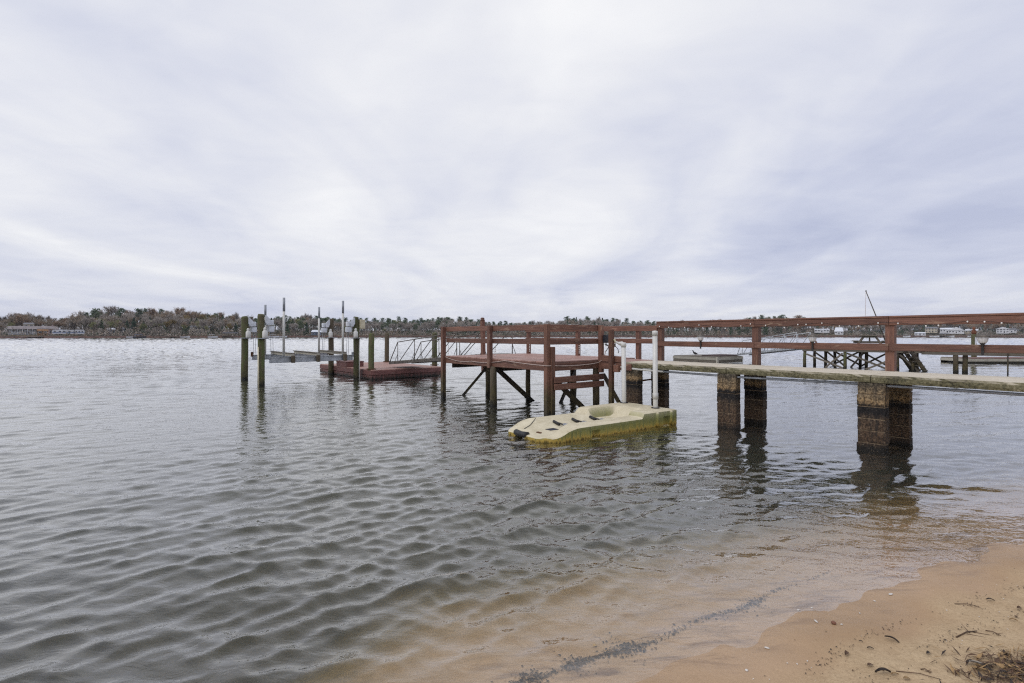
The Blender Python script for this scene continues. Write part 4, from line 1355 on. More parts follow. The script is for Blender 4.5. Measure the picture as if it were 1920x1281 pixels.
def gen_tree(kind, seed):
    """unit-metre tree about 18 m tall; material 0 trunk, 1 crown"""
    rg = random.Random(seed)
    t = TM()
    H = 18.0
    if kind == 'pine':
        lean = rg.uniform(-.5, .5)
        t.limb((0, 0, -1), (lean * .5, 0, H * .55), 0.24, 0.18, 0, 5); t.limb((lean * .5, 0, H * .55), (lean, 0, H * .96), 0.18, 0.05, 0, 4)
        base = rg.uniform(0.40, 0.58)
        for i in range(30):
            q = (i + rg.random()) / 30
            z = H * (base + (0.98 - base) * q)
            rr = (3.4 * (1 - q) ** 0.6 + 0.7) * rg.uniform(0.55, 1.15) * (0.55 + 0.45 * math.sin(min(1, q * 3) * 1.57))
            an = rg.random() * 6.283
            c = Vector((lean * z / H + rr * 0.7 * math.cos(an), rr * 0.7 * math.sin(an), z + 0.2 * rr))
            t.limb((lean * z / H, 0, z - 0.4), c, 0.06, 0.02, 0, 3)
            for k in range(24):
                p = c * 0.93 + Vector((lean * z / H * 0.07, 0, 0.07 * z)) + Vector((rg.gauss(0, 0.85), rg.gauss(0, 0.85), rg.gauss(0, 0.42)))
                t.leaf(p, rg.uniform(0.26, 0.55), 1, rg)
    elif kind == 'thicket':
        for k in range(5):
            an = rg.random() * 6.283
            t.limb((0, 0, -1), (3 * math.cos(an), 3 * math.sin(an), H * rg.uniform(0.5, 0.9)), 0.2, 0.05, 0, 3)
        for k in range(330):
            q = rg.random()
            z = H * q
            rr = (7.5 * (1 - q * q) ** 0.5 + 0.6) * rg.random() ** 0.5
            an = rg.random() * 6.283
            p = Vector((rr * math.cos(an), rr * math.sin(an), z))
            dd = Vector((rg.gauss(0, .6), rg.gauss(0, .6), rg.gauss(0.8, .5))).normalized()
            sd = dd.cross(Vector((rg.gauss(0, 1), rg.gauss(0, 1), rg.gauss(0, 1)))).normalized() * rg.uniform(0.25, 0.6)
            t.tri(p - sd, p + sd, p + dd * rg.uniform(1.5, 3.5), 1)
    elif kind == 'evergreen':
        t.limb((0, 0, -1), (0, 0, H * .5), 0.25, 0.12, 0, 4)
        for k in range(640):
            q = rg.random() ** 0.8
            z = H * (0.03 + 0.96 * q)
            rr = (4.6 * (1 - q) ** 0.7 + 0.25) * (0.72 + 0.28 * math.sin(q * 23 + seed)) * rg.uniform(0.55, 1.05)
            an = rg.random() * 6.283
            rr *= 0.85 + 0.2 * math.sin(an * 3 + seed)
            t.leaf((rr * math.cos(an), rr * math.sin(an), z), rg.uniform(0.35, 0.75), 1, rg)
    else:
        ends = []

        def grow(p, d, L, r, lev):
            q = p + d * L
            t.limb(p, q, r, r * 0.66, 0, 4 if lev == 0 else 3)
            if lev >= 3:
                ends.append((q, d)); ends.append((p.lerp(q, 0.5), d))
                return
            for i in range((4, 4, 3)[lev]):
                sp = rg.uniform(0.35, 0.85) if lev else rg.uniform(0.25, 0.65)
                nd_ = (d + Vector((rg.gauss(0, 1), rg.gauss(0, 1), rg.gauss(0, 0.5))).normalized() * sp + Vector((0, 0, 0.12))).normalized()
                grow(p.lerp(q, rg.uniform(0.65, 1.0)), nd_, L * rg.uniform(0.52, 0.78), r * 0.55, lev + 1)
        grow(Vector((0, 0, -1)), Vector((rg.uniform(-.05, .05), rg.uniform(-.05, .05), 1)), H * rg.uniform(0.26, 0.40), 0.28, 0)
        for q, d in ends:
            for k in range(9 if kind == 'bare' else 6):
                dd = (d + Vector((rg.gauss(0, .6), rg.gauss(0, .6), rg.gauss(0.15, .5)))).normalized()
                e2 = q + dd * rg.uniform(0.9, 2.0)
                sd = dd.cross(Vector((rg.gauss(0, 1), rg.gauss(0, 1), rg.gauss(0, 1)))).normalized() * (0.10 if kind == 'bare' else 0.07)
                t.tri(q - sd, q + sd, e2, 1)
            n = {'bare': 4, 'leafy': 5, 'sparse': 4}[kind]
            for k in range(n):
                t.leaf(q + Vector((rg.gauss(0, .75), rg.gauss(0, .75), rg.gauss(0, .6))), rg.uniform(0.15, 0.34), 1, rg)
    v = np.array([tuple(x) for x in t.v]); 
    v[:, 2] *= H / max(1.0, v[:, 2].max())
    return v, np.array(t.f), np.array(t.m)


KIND_GEO = {}
for kd, nv in (('pine', 6), ('evergreen', 4), ('bare', 6), ('sparse', 4), ('leafy', 5), ('thicket', 5)):
    KIND_GEO[kd] = [gen_tree(kd, 100 + 13 * q + hash(kd[0]) * 0 + len(kd)) for q in range(nv)]
STYLE = {  # style: (geometry kind, trunk material, crown material, name, words)
    'pine': ('pine', 'trunk_grey', 'pine_needles', 'pine_tree', 'tall green-topped pine'),
    'cedar': ('evergreen', 'trunk_dark', 'evergreen_dark', 'evergreen_tree', 'dark dense evergreen'),
    'yellowgreen': ('leafy', 'trunk_grey', 'green_yellow', 'leafy_tree', 'yellow-green leafy tree'),
    'bare': ('bare', 'trunk_grey', 'twigs_grey', 'bare_tree', 'bare grey winter tree'),
    'brown': ('sparse', 'trunk_dark', 'twigs_brown', 'bare_tree', 'bare brown winter tree'),
    'rust': ('leafy', 'trunk_grey', 'leaves_rust', 'autumn_tree', 'rust-brown leafed tree'),
    'gold': ('leafy', 'trunk_dark', 'leaves_gold', 'autumn_tree', 'golden-leafed tree'),
    'thicket': ('thicket', 'trunk_grey', 'twigs_grey', 'thicket', 'grey thicket'),
    'brush': ('thicket', 'trunk_dark', 'twigs_brown', 'thicket', 'brown thicket'),
    'holly': ('thicket', 'trunk_dark', 'evergreen_dark', 'thicket', 'dark thicket'),
    'pale': ('bare', 'trunk_pale', 'twigs_grey', 'bare_tree', 'pale-trunked bare tree'),
}
TREE_MESH = {}


def tree_meshes(style, q):
    key = (style, q)
    if key not in TREE_MESH:
        gk, tm, cm, _, _ = STYLE[style]
        v, f, m = KIND_GEO[gk][q]
        out = []
        for mi, mat, nm in ((0, tm, 'trunk'), (1, cm, 'crown')):
            ff = f[m == mi]
            used, invx = np.unique(ff.ravel(), return_inverse=True)
            out.append(np_mesh(nm, v[used], invx.reshape(-1, 3), [mat]))
        TREE_MESH[key] = out
    return TREE_MESH[key]


ZONES = [(20, 'at the far left edge'), (75, 'behind the porch house'), (103, 'behind the brick-pink house wing'), (160, 'behind the white campers'),
         (200, 'just right of the white campers'), (250, 'by the small blue cottages'), (300, 'above the dark pontoon boat'), (350, 'by the low docks of the left bank'),
         (395, 'by the pale two-storey house'), (450, 'left of the outermost lift pile'), (500, 'behind the two outer lift piles'), (560, 'behind the lift cradle'),
         (620, 'by the house seen through the lift'), (680, 'behind the two inner lift piles'), (740, 'above the piles of the red float'), (820, 'above the long gangway'),
         (910, 'behind the platform rail at its left end'), (970, 'right of the tall capped platform post'), (1030, 'left of the platform corner post'), (1130, 'right of the platform corner post'),
         (1235, 'behind the lone red post'), (1320, 'left of the first walkway lantern'), (1420, 'right of the first walkway lantern'), (1525, 'left of the second walkway lantern'),
         (1600, 'behind the steep-roofed cottage'), (1680, 'behind the picnic table'), (1740, 'behind the low boathouse'), (1830, 'behind the large gabled house'), (9999, 'near the right edge of the far bank')]
TREE_LOG = []


def zone(px):
    for i, (m_, ph) in enumerate(ZONES):
        if px < m_: return ph
    return ZONES[-1][1]


def label_trees():
    """one label each: kind, place by a landmark, row, then order from the left among its likes"""
    by = {}
    for e, px, words, row in TREE_LOG:
        by.setdefault((words, zone(px), row), []).append((px, e))
    order = ['leftmost', 'second', 'third', 'fourth', 'fifth', 'sixth', 'seventh', 'eighth']
    for (words, zn_, row), lst in by.items():
        lst.sort(key=lambda q: q[0])
        n = len(lst)
        for i, (px, e) in enumerate(lst):
            pre = '' if n == 1 else ((('left', 'right')[i] if n == 2 else ('left', 'middle', 'right')[i] if n == 3 else order[i]) + ' ')
            e['label'] = ('%s%s %s %s' % (pre, words, row, zn_))


def put_tree(style, px, back, h, wid=1.0, label=None, row=''):
    X, D, Z = far_pt(px, back)
    gk, _, _, nm, words = STYLE[style]
    q = rgt.randrange(len(KIND_GEO[gk]))
    mt, mc = tree_meshes(style, q)
    e = empty(nm, (X, D, Z), rgt.random() * 6.28, label, 'tree', None if label else '%ss across the lake' % words)
    if not label: TREE_LOG.append((e, px, words, row))
    sc = h / 18.0
    e.scale = (sc * wid, sc * wid, sc)
    link('trunk', mt, None, e); link('crown', mc, None, e)
    return e


SKY_PX = [-300, 0, 40, 90, 110, 130, 160, 185, 250, 330, 365, 400, 440, 500, 530, 550, 575, 610, 640, 680, 740, 800, 830, 860, 900, 930, 960, 1000, 1040, 1060, 1085, 1110, 1150, 1200, 1240, 1300, 1350, 1390, 1420, 1500, 1530, 1560, 1700, 1760, 1800, 1830, 2300]
SKY_Y = [588, 590, 578, 592, 592, 586, 580, 574, 573, 574, 578, 583, 584, 592, 590, 588, 587, 588, 592, 596, 594, 595, 590, 591, 597, 601, 600, 599, 598, 592, 590, 592, 592, 598, 599, 598, 598, 592, 588, 588, 596, 600, 598, 588, 588, 598, 596]


def skyline_h(px, back, f=1.0):
    X, D, Z = far_pt(px, back)
    y = float(np.interp(px, SKY_PX, SKY_Y))
    return max(6.0, (EYE + (628 - y) * D / 960 - Z)) * f


def pick(px, row):
    if row == 'rear':
        if px < 160: opts = [('pine', 2), ('bare', 4), ('brown', 4), ('rust', 2)]
        elif px < 470: opts = [('pine', 6), ('bare', 4), ('rust', 2), ('brown', 2)]
        elif px < 640: opts = [('pine', 7), ('bare', 2), ('rust', 1)]
        elif px < 850: opts = [('pine', 9), ('bare', 1)]
        elif px < 1250: opts = [('pine', 6), ('bare', 4)]
        elif px < 1540: opts = [('pine', 5), ('bare', 2), ('rust', 5)]
        else: opts = [('pine', 3), ('bare', 3), ('rust', 4), ('brown', 2)]
    else:
        if px < 160: opts = [('brown', 4), ('rust', 3), ('bare', 2), ('yellowgreen', 1)]
        elif px < 470: opts = [('bare', 6), ('brown', 3), ('rust', 2), ('yellowgreen', 4), ('cedar', 2), ('gold', 1)]
        elif px < 640: opts = [('yellowgreen', 4), ('bare', 5), ('cedar', 2), ('rust', 2), ('pine', 2)]
        elif px < 850: opts = [('bare', 7), ('pale', 2), ('pine', 3), ('yellowgreen', 1)]
        elif px < 1250: opts = [('bare', 8), ('brown', 2), ('cedar', 2), ('pale', 1)]
        elif px < 1450: opts = [('cedar', 7), ('bare', 3), ('pale', 2), ('rust', 2)]
        elif px < 1560: opts = [('rust', 6), ('bare', 3), ('cedar', 2)]
        else: opts = [('rust', 4), ('brown', 3), ('cedar', 3), ('bare', 4)]
    tot = sum(b for a, b in opts)
    r = rgt.random() * tot
    for a, b in opts:
        r -= b
        if r <= 0: return a
    return opts[0][0]


put_tree('brown', 139, 12, skyline_h(139, 12, 0.98), 0.95, 'lone dark-trunked bare tree in front of the white campers')
CLEAR = [(14, 160), (505, 534), (580, 606), (1526, 1586), (1650, 1670), (1712, 1810), (1862, 1905)]
px = 2.0
while px < 1922:
    bk = rgt.uniform(70, 115)
    stl = pick(px, 'rear')
    put_tree(stl, px, bk, skyline_h(px, bk, rgt.uniform(0.78, 1.06)), rgt.uniform(0.9, 1.3), None, 'on the skyline')
    px += rgt.uniform(9, 16)
px = 3.0
while px < 1922:
    clear = any(a < px < b for a, b in CLEAR)
    bk = rgt.uniform(50, 62) if clear else rgt.uniform(8, 36)
    stl = pick(px, 'front')
    f = rgt.uniform(0.50, 0.82)
    if stl in ('cedar', 'yellowgreen', 'gold'): f = rgt.uniform(0.35, 0.62)
    put_tree(stl, px, bk, skyline_h(px, bk, f), rgt.uniform(1.0, 1.4), None, 'at the waterside')
    px += rgt.uniform(11, 19)
label_trees()

# the wood behind and between, one mass
chunks = {}
for row, (b0_, b1_, step, f0, f1) in enumerate(((44, 66, 8.0, 0.55, 0.85), (118, 150, 9.0, 0.62, 0.86), (66, 100, 9, 0.6, 0.9), (150, 220, 14, 0.6, 0.85), (26, 60, 4.2, 0.34, 0.68), (70, 120, 5.5, 0.35, 0.75), (14, 50, 5.0, 0.16, 0.34), (50, 100, 5.0, 0.22, 0.44))):
    px = -420.0
    while px < 2400:
        bk = rgt.uniform(b0_, b1_)
        stl = pick(px, 'rear' if row in (1, 3) else 'front')
        if row in (4, 5) and rgt.random() < 0.45: stl = 'cedar' if px > 250 and rgt.random() < 0.5 else 'bare'
        if row in (6, 7): stl = rgt.choice(['thicket', 'thicket', 'thicket', 'brush', 'holly' if px > 250 else 'brush'])
        clear = any(a - 4 < px < b + 4 for a, b in CLEAR)
        if not (clear and bk < 48):
            gk = STYLE[stl][0]
            v, f, m = KIND_GEO[gk][rgt.randrange(len(KIND_GEO[gk]))]
            X, D, Z = far_pt(px, bk)
            h = skyline_h(px, bk, rgt.uniform(f0, f1)); sc = h / 18.0; an = rgt.random() * 6.28
            wv = sc * rgt.uniform(1.0, 1.4)
            keep = np.ones(len(f), bool)
            if gk not in ('pine',):
                keep = (m == 0) | (np.arange(len(f)) % 3 != 0)
            f2, m2 = f[keep], m[keep]
            used, invx = np.unique(f2.ravel(), return_inverse=True)
            vv_ = v[used]
            x2 = (vv_[:, 0] * math.cos(an) - vv_[:, 1] * math.sin(an)) * wv + X
            y2 = (vv_[:, 0] * math.sin(an) + vv_[:, 1] * math.cos(an)) * wv + D
            z2 = vv_[:, 2] * sc + Z
            chunks.setdefault('a', []).append((np.stack([x2, y2, z2], -1), invx.reshape(-1, 3), m2, stl))
        px += rgt.uniform(0.6, 1.4) * step
mats_used = sorted({STYLE[s_][i] for s_ in STYLE for i in (1, 2)})
allv, allf, allm, off = [], [], [], 0
for vv_, f2, m2, stl in chunks['a']:
    allv.append(vv_); allf.append(f2 + off); off += len(vv_)
    lut = np.array([mats_used.index(STYLE[stl][1]), mats_used.index(STYLE[stl][2])])
    allm.append(lut[m2])
wood = link('woodland', np_mesh('woodland', np.concatenate(allv), np.concatenate(allf), mats_used, np.concatenate(allm)))
tag(wood, 'dense winter woods covering the land across the lake', 'woods', None, 'stuff')
# undergrowth along the bank
t = TM(); rg = random.Random(4)
for k in range(15000):
    px = rg.uniform(-150, 2080)
    if any(a < px < b for a, b in CLEAR) and rg.random() < 0.75: continue
    X, D, Z = far_pt(px, rg.uniform(5, 34))
    hh = 1.2 + 1.3 * (0.5 + 0.5 * math.sin(px * 0.11) * math.sin(px * 0.037 + 1))
    t.leaf((X, D, Z + abs(rg.gauss(0, hh))), rg.uniform(0.3, 0.8), rg.choice([0, 1, 1, 1, 2, 2]), rg)
tag(link('undergrowth', np_mesh('undergrowth', [tuple(x) for x in t.v], t.f, ['evergreen_dark', 'twigs_brown', 'twigs_grey'], t.m)), 'low brush along the far bank', 'brush', None, 'stuff')


# ------------------------------------------------------------------ houses, campers and boats across the lake
def facing(X, D):
    return -math.atan2(X, D)


def gable_roof(w_, d_, z0, rh, ov, ridge_x=True, hip=0.0):
    hw, hd = w_ / 2 + ov, d_ / 2 + ov
    if ridge_x:
        v = [(-hw, -hd, z0), (hw, -hd, z0), (hw, hd, z0), (-hw, hd, z0), (-hw + hip, 0, z0 + rh), (hw - hip, 0, z0 + rh)]
        f = [(0, 1, 5, 4), (2, 3, 4, 5), (1, 2, 5), (3, 0, 4), (3, 2, 1, 0)]
    else:
        v = [(-hw, -hd, z0), (hw, -hd, z0), (hw, hd, z0), (-hw, hd, z0), (0, -hd + hip, z0 + rh), (0, hd - hip, z0 + rh)]
        f = [(1, 2, 5, 4), (3, 0, 4, 5), (0, 1, 4), (2, 3, 5), (3, 2, 1, 0)]
    return py_mesh('roof', v, f)


def house(label, px, back, w_, d_, wh, rh, wall, roof, nwin=4, ridge_x=True, hip=0.0, porch=False, dz=0.0, floors=1, name='house', chimney=False, cat='house'):
    X, D, Z = far_pt(px, back)
    e = empty(name, (X, D, Z + dz), facing(X, D), label, cat)
    box('wall', 0, 0, wh / 2 - 0.4, w_, d_, wh + 0.8, wall, e, 0.0)
    r = link('roof', gable_roof(w_, d_, wh, rh, 0.5, ridge_x, hip), roof, e)
    if not ridge_x:
        g_ = py_mesh('gable', [(-w_ / 2, -d_ / 2 - 0.51, wh + 0.02), (w_ / 2, -d_ / 2 - 0.51, wh + 0.02), (0, -d_ / 2 - 0.51, wh + rh * 0.93)], [(0, 1, 2)])
        link('gable', g_, wall, e)
    for fl_ in range(floors):
        zc = (wh / floors) * (fl_ + 0.58)
        for k in range(nwin):
            x = -w_ / 2 + w_ * (k + 0.5) / nwin
            if nwin > 2 and fl_ == 0 and k == nwin // 2:
                box('door', x, -d_ / 2 - 0.03, 1.05, 1.1, 0.08, 2.1, 'glass_dark', e, 0.0)
                continue
            wn_ = box('window', x, -d_ / 2 - 0.03, zc, min(1.9, w_ / nwin * 0.62), 0.10, 1.3, 'siding_white', e, 0.0)
            box('pane', 0, -0.03, 0, min(1.9, w_ / nwin * 0.62) - 0.24, 0.08, 1.06, 'glass_dark', wn_, 0.0)
    if porch:
        pr = box('porch_roof', 0, -d_ / 2 - 1.5, wh - 0.15, w_ * 0.92, 3.0, 0.2, roof, e, 0.0)
        for k in range(8):
            box('column', -w_ * 0.45 + w_ * 0.9 * k / 7, -d_ / 2 - 2.8, wh / 2 - 0.25, 0.3, 0.3, wh, 'siding_white', e, 0.0)
    if chimney:
        box('chimney', w_ * 0.2, 0.3, wh + rh, 1.0, 1.0, 2.0, 'siding_pink', e, 0.0)
    return e


house('long low house with grey-pink roof and white porch columns on the left bank', 47, 34, 21, 9, 3.3, 2.2, 'siding_white', 'roof_pink', 8, True, 3.0, True, 0.9)
house('brick-pink house wing with wide windows beside the porch house', 91, 36, 11, 9, 3.4, 2.0, 'siding_pink', 'roof_pink', 4, True, 2.0, False, 0.9, chimney=True)
house('pale upper-storey house rising behind the porch house', 54, 46, 6, 6, 6.3, 1.2, 'siding_cream', 'roof_grey', 2, True, 1.0, False, 0.9, floors=2)
house('small white house at the far left edge behind bare trees', 24, 40, 6, 6, 4.0, 1.5, 'siding_white', 'roof_grey', 2, True, 1.0, False, 0.6)
house('orange-brown timber shed beside the porch house', 80, 22, 5.4, 4, 2.6, 1.0, 'orange_wood', 'orange_wood', 2, True, 0.3, False, 0.7, name='shed', cat='shed')
house('small white cottage behind bare trees on the left bank', 208, 36, 5, 5, 3.0, 1.2, 'siding_blue', 'roof_white', 2, True, 0.6, False, 0.8)
house('small grey-blue cottage half hidden on the left bank', 240, 36, 8, 6, 3.2, 1.5, 'siding_blue', 'roof_grey', 3, True, 0.8, False, 0.8)
house('pale house with windows behind trees left of the boat lift', 375, 40, 14, 8, 4.8, 2, 'siding_cream', 'roof_grey', 5, True, 1.5, False, 0.8, floors=2)
house('small house with white metal roof behind the boat lift', 593, 28, 8.5, 6, 2.6, 1.9, 'siding_blue', 'roof_white', 3, True, 1.2, False, 0.4)
house('white steep-roofed cottage on the far bank behind the walkway', 1573, 32, 9.0, 9, 3.2, 5.0, 'siding_white', 'roof_white', 3, True, 1.4, False, 1.0)
house('long low white building left of the steep-roofed cottage', 1541, 44, 16, 7, 3.2, 1.0, 'siding_white', 'roof_white', 5, True, 0.8, False, 2.2)
house('small cream shed on the far bank beside the near walkway post', 1659, 18, 5.5, 5, 2.6, 1.4, 'siding_cream', 'roof_grey', 2, True, 0.4, False, 0.5, name='shed', cat='shed')
house('low white boathouse at the water across the lake', 1725, 10, 10.5, 6, 2.4, 1.3, 'siding_white', 'roof_white', 3, True, 1.0, False, 0.2, name='boathouse', cat='boathouse')
house('cream two-storey house on the far bank behind the walkway', 1746, 42, 12, 8, 5.2, 1.8, 'siding_cream', 'roof_grey', 4, True, 1.0, False, 2.2, floors=2)
house('large white house with a wide front gable across the lake', 1793, 34, 15, 9, 3.6, 4.2, 'siding_white', 'roof_white', 5, False, 0.0, False, 1.9)
house('long white wing left of the large gabled house', 1776, 42, 14, 8, 4.2, 1.8, 'siding_white', 'roof_white', 5, True, 1.0, False, 2.0)
house('white low house right of the large gabled house', 1822, 40, 13, 8, 3.2, 1.8, 'siding_cream', 'roof_white', 4, True, 1.0, False, 1.6)
house('white house with several gables near the right edge', 1880, 40, 12, 8, 5.0, 2.6, 'siding_white', 'roof_white', 4, False, 0.0, False, 2.0, floors=2)
house('white annex beside the house with several gables', 1897, 44, 9, 7, 3.6, 1.8, 'siding_white', 'roof_grey', 3, True, 1.0, False, 2.4)


def camper(label, px, back, L, h):
    X, D, Z = far_pt(px, back)
    e = empty('camper_trailer', (X, D, Z + 0.6), facing(X, D), label, 'camper')
    v = [(-L / 2, 0.3), (L / 2, 0.3), (L / 2, h - 0.7), (L / 2 - 0.6, h), (-L / 2 + 0.8, h), (-L / 2, h - 1.0)]
    n = len(v)
    vv_ = [(x, -1.25, z) for x, z in v] + [(x, 1.25, z) for x, z in v]
    ff = [tuple(range(n)), tuple(reversed(range(n, 2 * n)))] + [(j, n + j, n + (j + 1) % n, (j + 1) % n) for j in range(n)]
    link('body', py_mesh('body', vv_, ff), 'siding_white', e)
    box('stripe', 0, -1.27, h * 0.42, L * 0.94, 0.05, 0.42, 'blue_stripe', e, 0.0)
    for k in range(3):
        box('window', -L * 0.32 + L * 0.3 * k, -1.28, h * 0.66, L * 0.14, 0.06, 0.7, 'glass_dark', e, 0.0)
    for sx_ in (-0.6, 0.6):
        lathe('wheel', [(0.36, -0.12), (0.38, 0.0), (0.36, 0.12)], 'black_rubber', e, (sx_, -1.2, 0.1), 12).rotation_euler = (R(90), 0, 0)
    return e


camper('white camper trailer with a blue stripe, left of the lone dark tree', 113, 24, 9.0, 3.5)
camper('white camper trailer directly behind the lone dark tree', 131, 24, 9.5, 3.4)
camper('short white camper trailer right of the lone dark tree', 149, 18, 5.6, 3.6)


def boat(label, px, back, L, mat, canopy=None, dz=0.0, rz=0.0):
    """open boat with pointed bow, low cabin screen and optional canopy"""
    X, D, Z = far_pt(px, back)
    z0 = 0.0 if back < 0 else Z
    e = empty('moored_boat', (X, D, z0 + dz), facing(X, D) + rz, label, 'boat')
    st_ = [(-L / 2, 0.95, 0.75), (-L / 4, 1.05, 0.72), (L / 4, 0.85, 0.85), (L * 0.42, 0.4, 1.0), (L / 2, 0.03, 1.1)]
    v, f = [], []
    for x, hw, zt in st_:
        v += [(x, -hw, zt), (x, -hw * 0.75, -0.1), (x, 0, -0.25), (x, hw * 0.75, -0.1), (x, hw, zt)]
    for i in range(len(st_) - 1):
        for j in range(4):
            f.append((i * 5 + j, i * 5 + j + 1, (i + 1) * 5 + j + 1, (i + 1) * 5 + j))
        f.append((i * 5 + 4, i * 5, (i + 1) * 5, (i + 1) * 5 + 4))
    f.append((4, 3, 2, 1, 0))
    link('hull', py_mesh('hull', v, f), mat, e)
    box('windscreen', L * 0.05, 0, 1.15, 0.3, 1.3, 0.6, 'glass_dark', e, 0.0)
    if canopy:
        box('canopy', -L * 0.1, 0, 2.2, L * 0.62, 2.0, 0.16, canopy, e, 0.0)
        for x in (-L * 0.38, L * 0.18):
            for y in (-0.9, 0.9):
                box('canopy_post', x, y, 1.45, 0.08, 0.08, 1.5, 'galvanised', e, 0.0)
    return e


boat('dark-canopied pontoon boat moored left of the golden tree', 262, -3, 7.5, 'canvas_dark', 'blue_stripe')
boat('white boat moored beside a dark pontoon boat on the left bank', 246, -3, 5.5, 'siding_white')
boat('white boat moored by the bank left of the boat lift', 347, -3, 6.0, 'siding_white', None)
boat('white cruiser with a canopy moored near the leftmost lift pile', 399, -2, 6.5, 'siding_white', 'siding_white')
boat('white runabout moored behind the empty lift cradle', 513, -4, 8, 'siding_white', 'siding_white')
boat('small white boat moored right of the runabout behind the lift cradle', 531, -4, 6, 'siding_white')
boat('white boat drawn up below the boathouse across the lake', 1700, -4, 7, 'siding_white', 'siding_white')
boat('low white boat moored below the cream house across the lake', 1752, -4, 9, 'siding_white')
boat('white boat moored below the large gabled house across the lake', 1780, -4, 9, 'siding_white')
boat('white boat moored right of the large gabled house across the lake', 1822, -4, 8, 'siding_white', 'blue_stripe')


def small_dock(label, px, L, out=9.0, roof=None, stone=False):
    X, D, Z = far_pt(px, -out / 2)
    e = empty('shore_dock', (X, D, 0), facing(X, D), label, 'dock')
    box('deck', 0, 0, 0.85, L, out, 0.14, 'grey_wood' if not stone else 'shore_stone', e, 0.0)
    for x in (-L / 2 + 0.3, 0, L / 2 - 0.3):
        for y in (-out / 2 + 0.3, 0):
            box('post', x, y, 0.2, 0.22, 0.22, 1.9, 'pile_brown', e, 0.0)
    if roof:
        link('roof', gable_roof(L, out * 0.7, 3.0, 1.0, 0.3, True, 1.0), roof, e)
        for x in (-L / 2 + 0.2, L / 2 - 0.2):
            for y in (-out * 0.3, out * 0.3):
                box('roof_post', x, y, 1.95, 0.2, 0.2, 2.1, 'pile_brown', e, 0.0)
    return e


small_dock('pale stone landing on the left bank below the porch house', 58, 12, 6, None, True)
small_dock('grey dock at the far left edge of the lake', 8, 10, 8)
small_dock('grey dock with a dark roof on the left bank near the lift', 432, 11, 8, 'roof_dark')
small_dock('grey dock behind the small pontoon boats on the left bank', 300, 8, 8)
small_dock('low dock by the orange-tan bank left of the lift', 325, 7, 8)
small_dock('roofed dock below the long white wing across the lake', 1770, 9, 10, 'roof_grey')
small_dock('grey dock across the lake near the right edge', 1850, 11, 12)
small_dock('low dock across the lake behind the picnic table', 1620, 9, 10)

# ================================================================== beach litter
def sand_at(px, py):
    """point where a sight line meets the sand (used only to read positions off the beach)"""
    D = 3.0
    for _ in range(12):
        X = (px - 960) / 960 * D
        D = 960 * (EYE - gz(X, D)) / (py - 628)
    return (px - 960) / 960 * D, D


def leaf_mesh(L, W, curl, seed):
    rg = random.Random(seed)
    v, f = [], []
    n = 6
    for i in range(n + 1):
        q = i / n
        wd = W * math.sin(math.pi * min(1, q * 0.95 + 0.03)) ** 0.8 * rg.uniform(0.9, 1.1)
        z = curl * math.sin(math.pi * q) + 0.003
        for j in (-1, 0, 1):
            v.append((L * (q - 0.5), j * wd / 2, z + (abs(j) * curl * 0.7 if j else 0)))
    for i in range(n):
        for j in range(2):
            f.append((i * 3 + j, i * 3 + j + 1, i * 3 + j + 4, i * 3 + j + 3))
    me = py_mesh('leaf', v, f)
    return me


LEAVES = [leaf_mesh(0.085, 0.030, 0.012, q) for q in range(3)] + [leaf_mesh(0.06, 0.035, 0.008, 9), leaf_mesh(0.11, 0.022, 0.015, 10)]


def ground_obj(name, me, mat, x, y, label, cat, group=None, rz=0.0, sc=1.0, tilt=0.0, dz=0.004):
    m2 = me.copy(); m2.materials.clear()
    o = link(name, m2, mat)
    o.location = (x, y, gz(x, y) + dz)
    o.rotation_euler = (tilt, 0.12, rz)
    o.scale = (sc,) * 3
    return tag(o, label, cat, group)


leaf_spots = [(1586, 1228, 'leaf_brown', 0.9, 'curled brown leaf lowest on the wet sand'), (1672, 1202, 'leaf_dark', 1.1, 'long dark leaf lying flat midway up the sand'),
              (1740, 1227, 'leaf_dark', 0.7, 'small dark curled leaf left of the white-edged one'), (1632, 1250, 'leaf_brown', 0.9, 'brown leaf near the bottom edge of the sand'),
              (1655, 1264, 'leaf_dark', 1.2, 'pointed dark leaf near the bottom edge of the sand'), (1678, 1267, 'leaf_tan', 0.7, 'tan curled leaf beside the pointed dark leaf'),
              (1857, 1127, 'leaf_dark', 0.8, 'crumpled dark leaf high on the sand'), (1910, 1142, 'leaf_brown', 0.8, 'brown leaf at the right edge of the sand'),
              (1905, 1158, 'leaf_brown', 0.7, 'flat brown leaf below the right edge leaf'), (1900, 1165, 'leaf_tan', 0.6, 'small tan leaf beside the flat brown leaf'),
              (1836, 1252, 'shore_stone', 1.3, 'grey-white leaf beside the litter heap'), (1632, 1218, 'leaf_dark', 0.6, 'small black leaf on the middle of the sand'),
              (1614, 1204, 'leaf_dark', 0.35, 'tiny black scrap on the sand'), (1700, 1275, 'leaf_tan', 0.8, 'tan leaf at the bottom edge beside twigs')]
rg = random.Random(2)
for i, (px, py, mt, sc, lab) in enumerate(leaf_spots):
    x, y = sand_at(px, py)
    ground_obj('fallen_leaf', LEAVES[i % 5], mt, x, y, lab, 'leaf', None, rg.uniform(-0.9, 0.9), sc * 0.78, rg.uniform(-.3, .3))
for i, (px, py, lab) in enumerate(((1115, 1213, 'yellow leaf lying under the clear shallow water'), (620, 1245, 'orange leaf on the dark lake bed at the bottom'))):
    x, y = sand_at(px, py)
    ground_obj('sunken_leaf', LEAVES[3], 'leaf_yellow', x, y, lab, 'leaf', None, 0.7, 0.6)
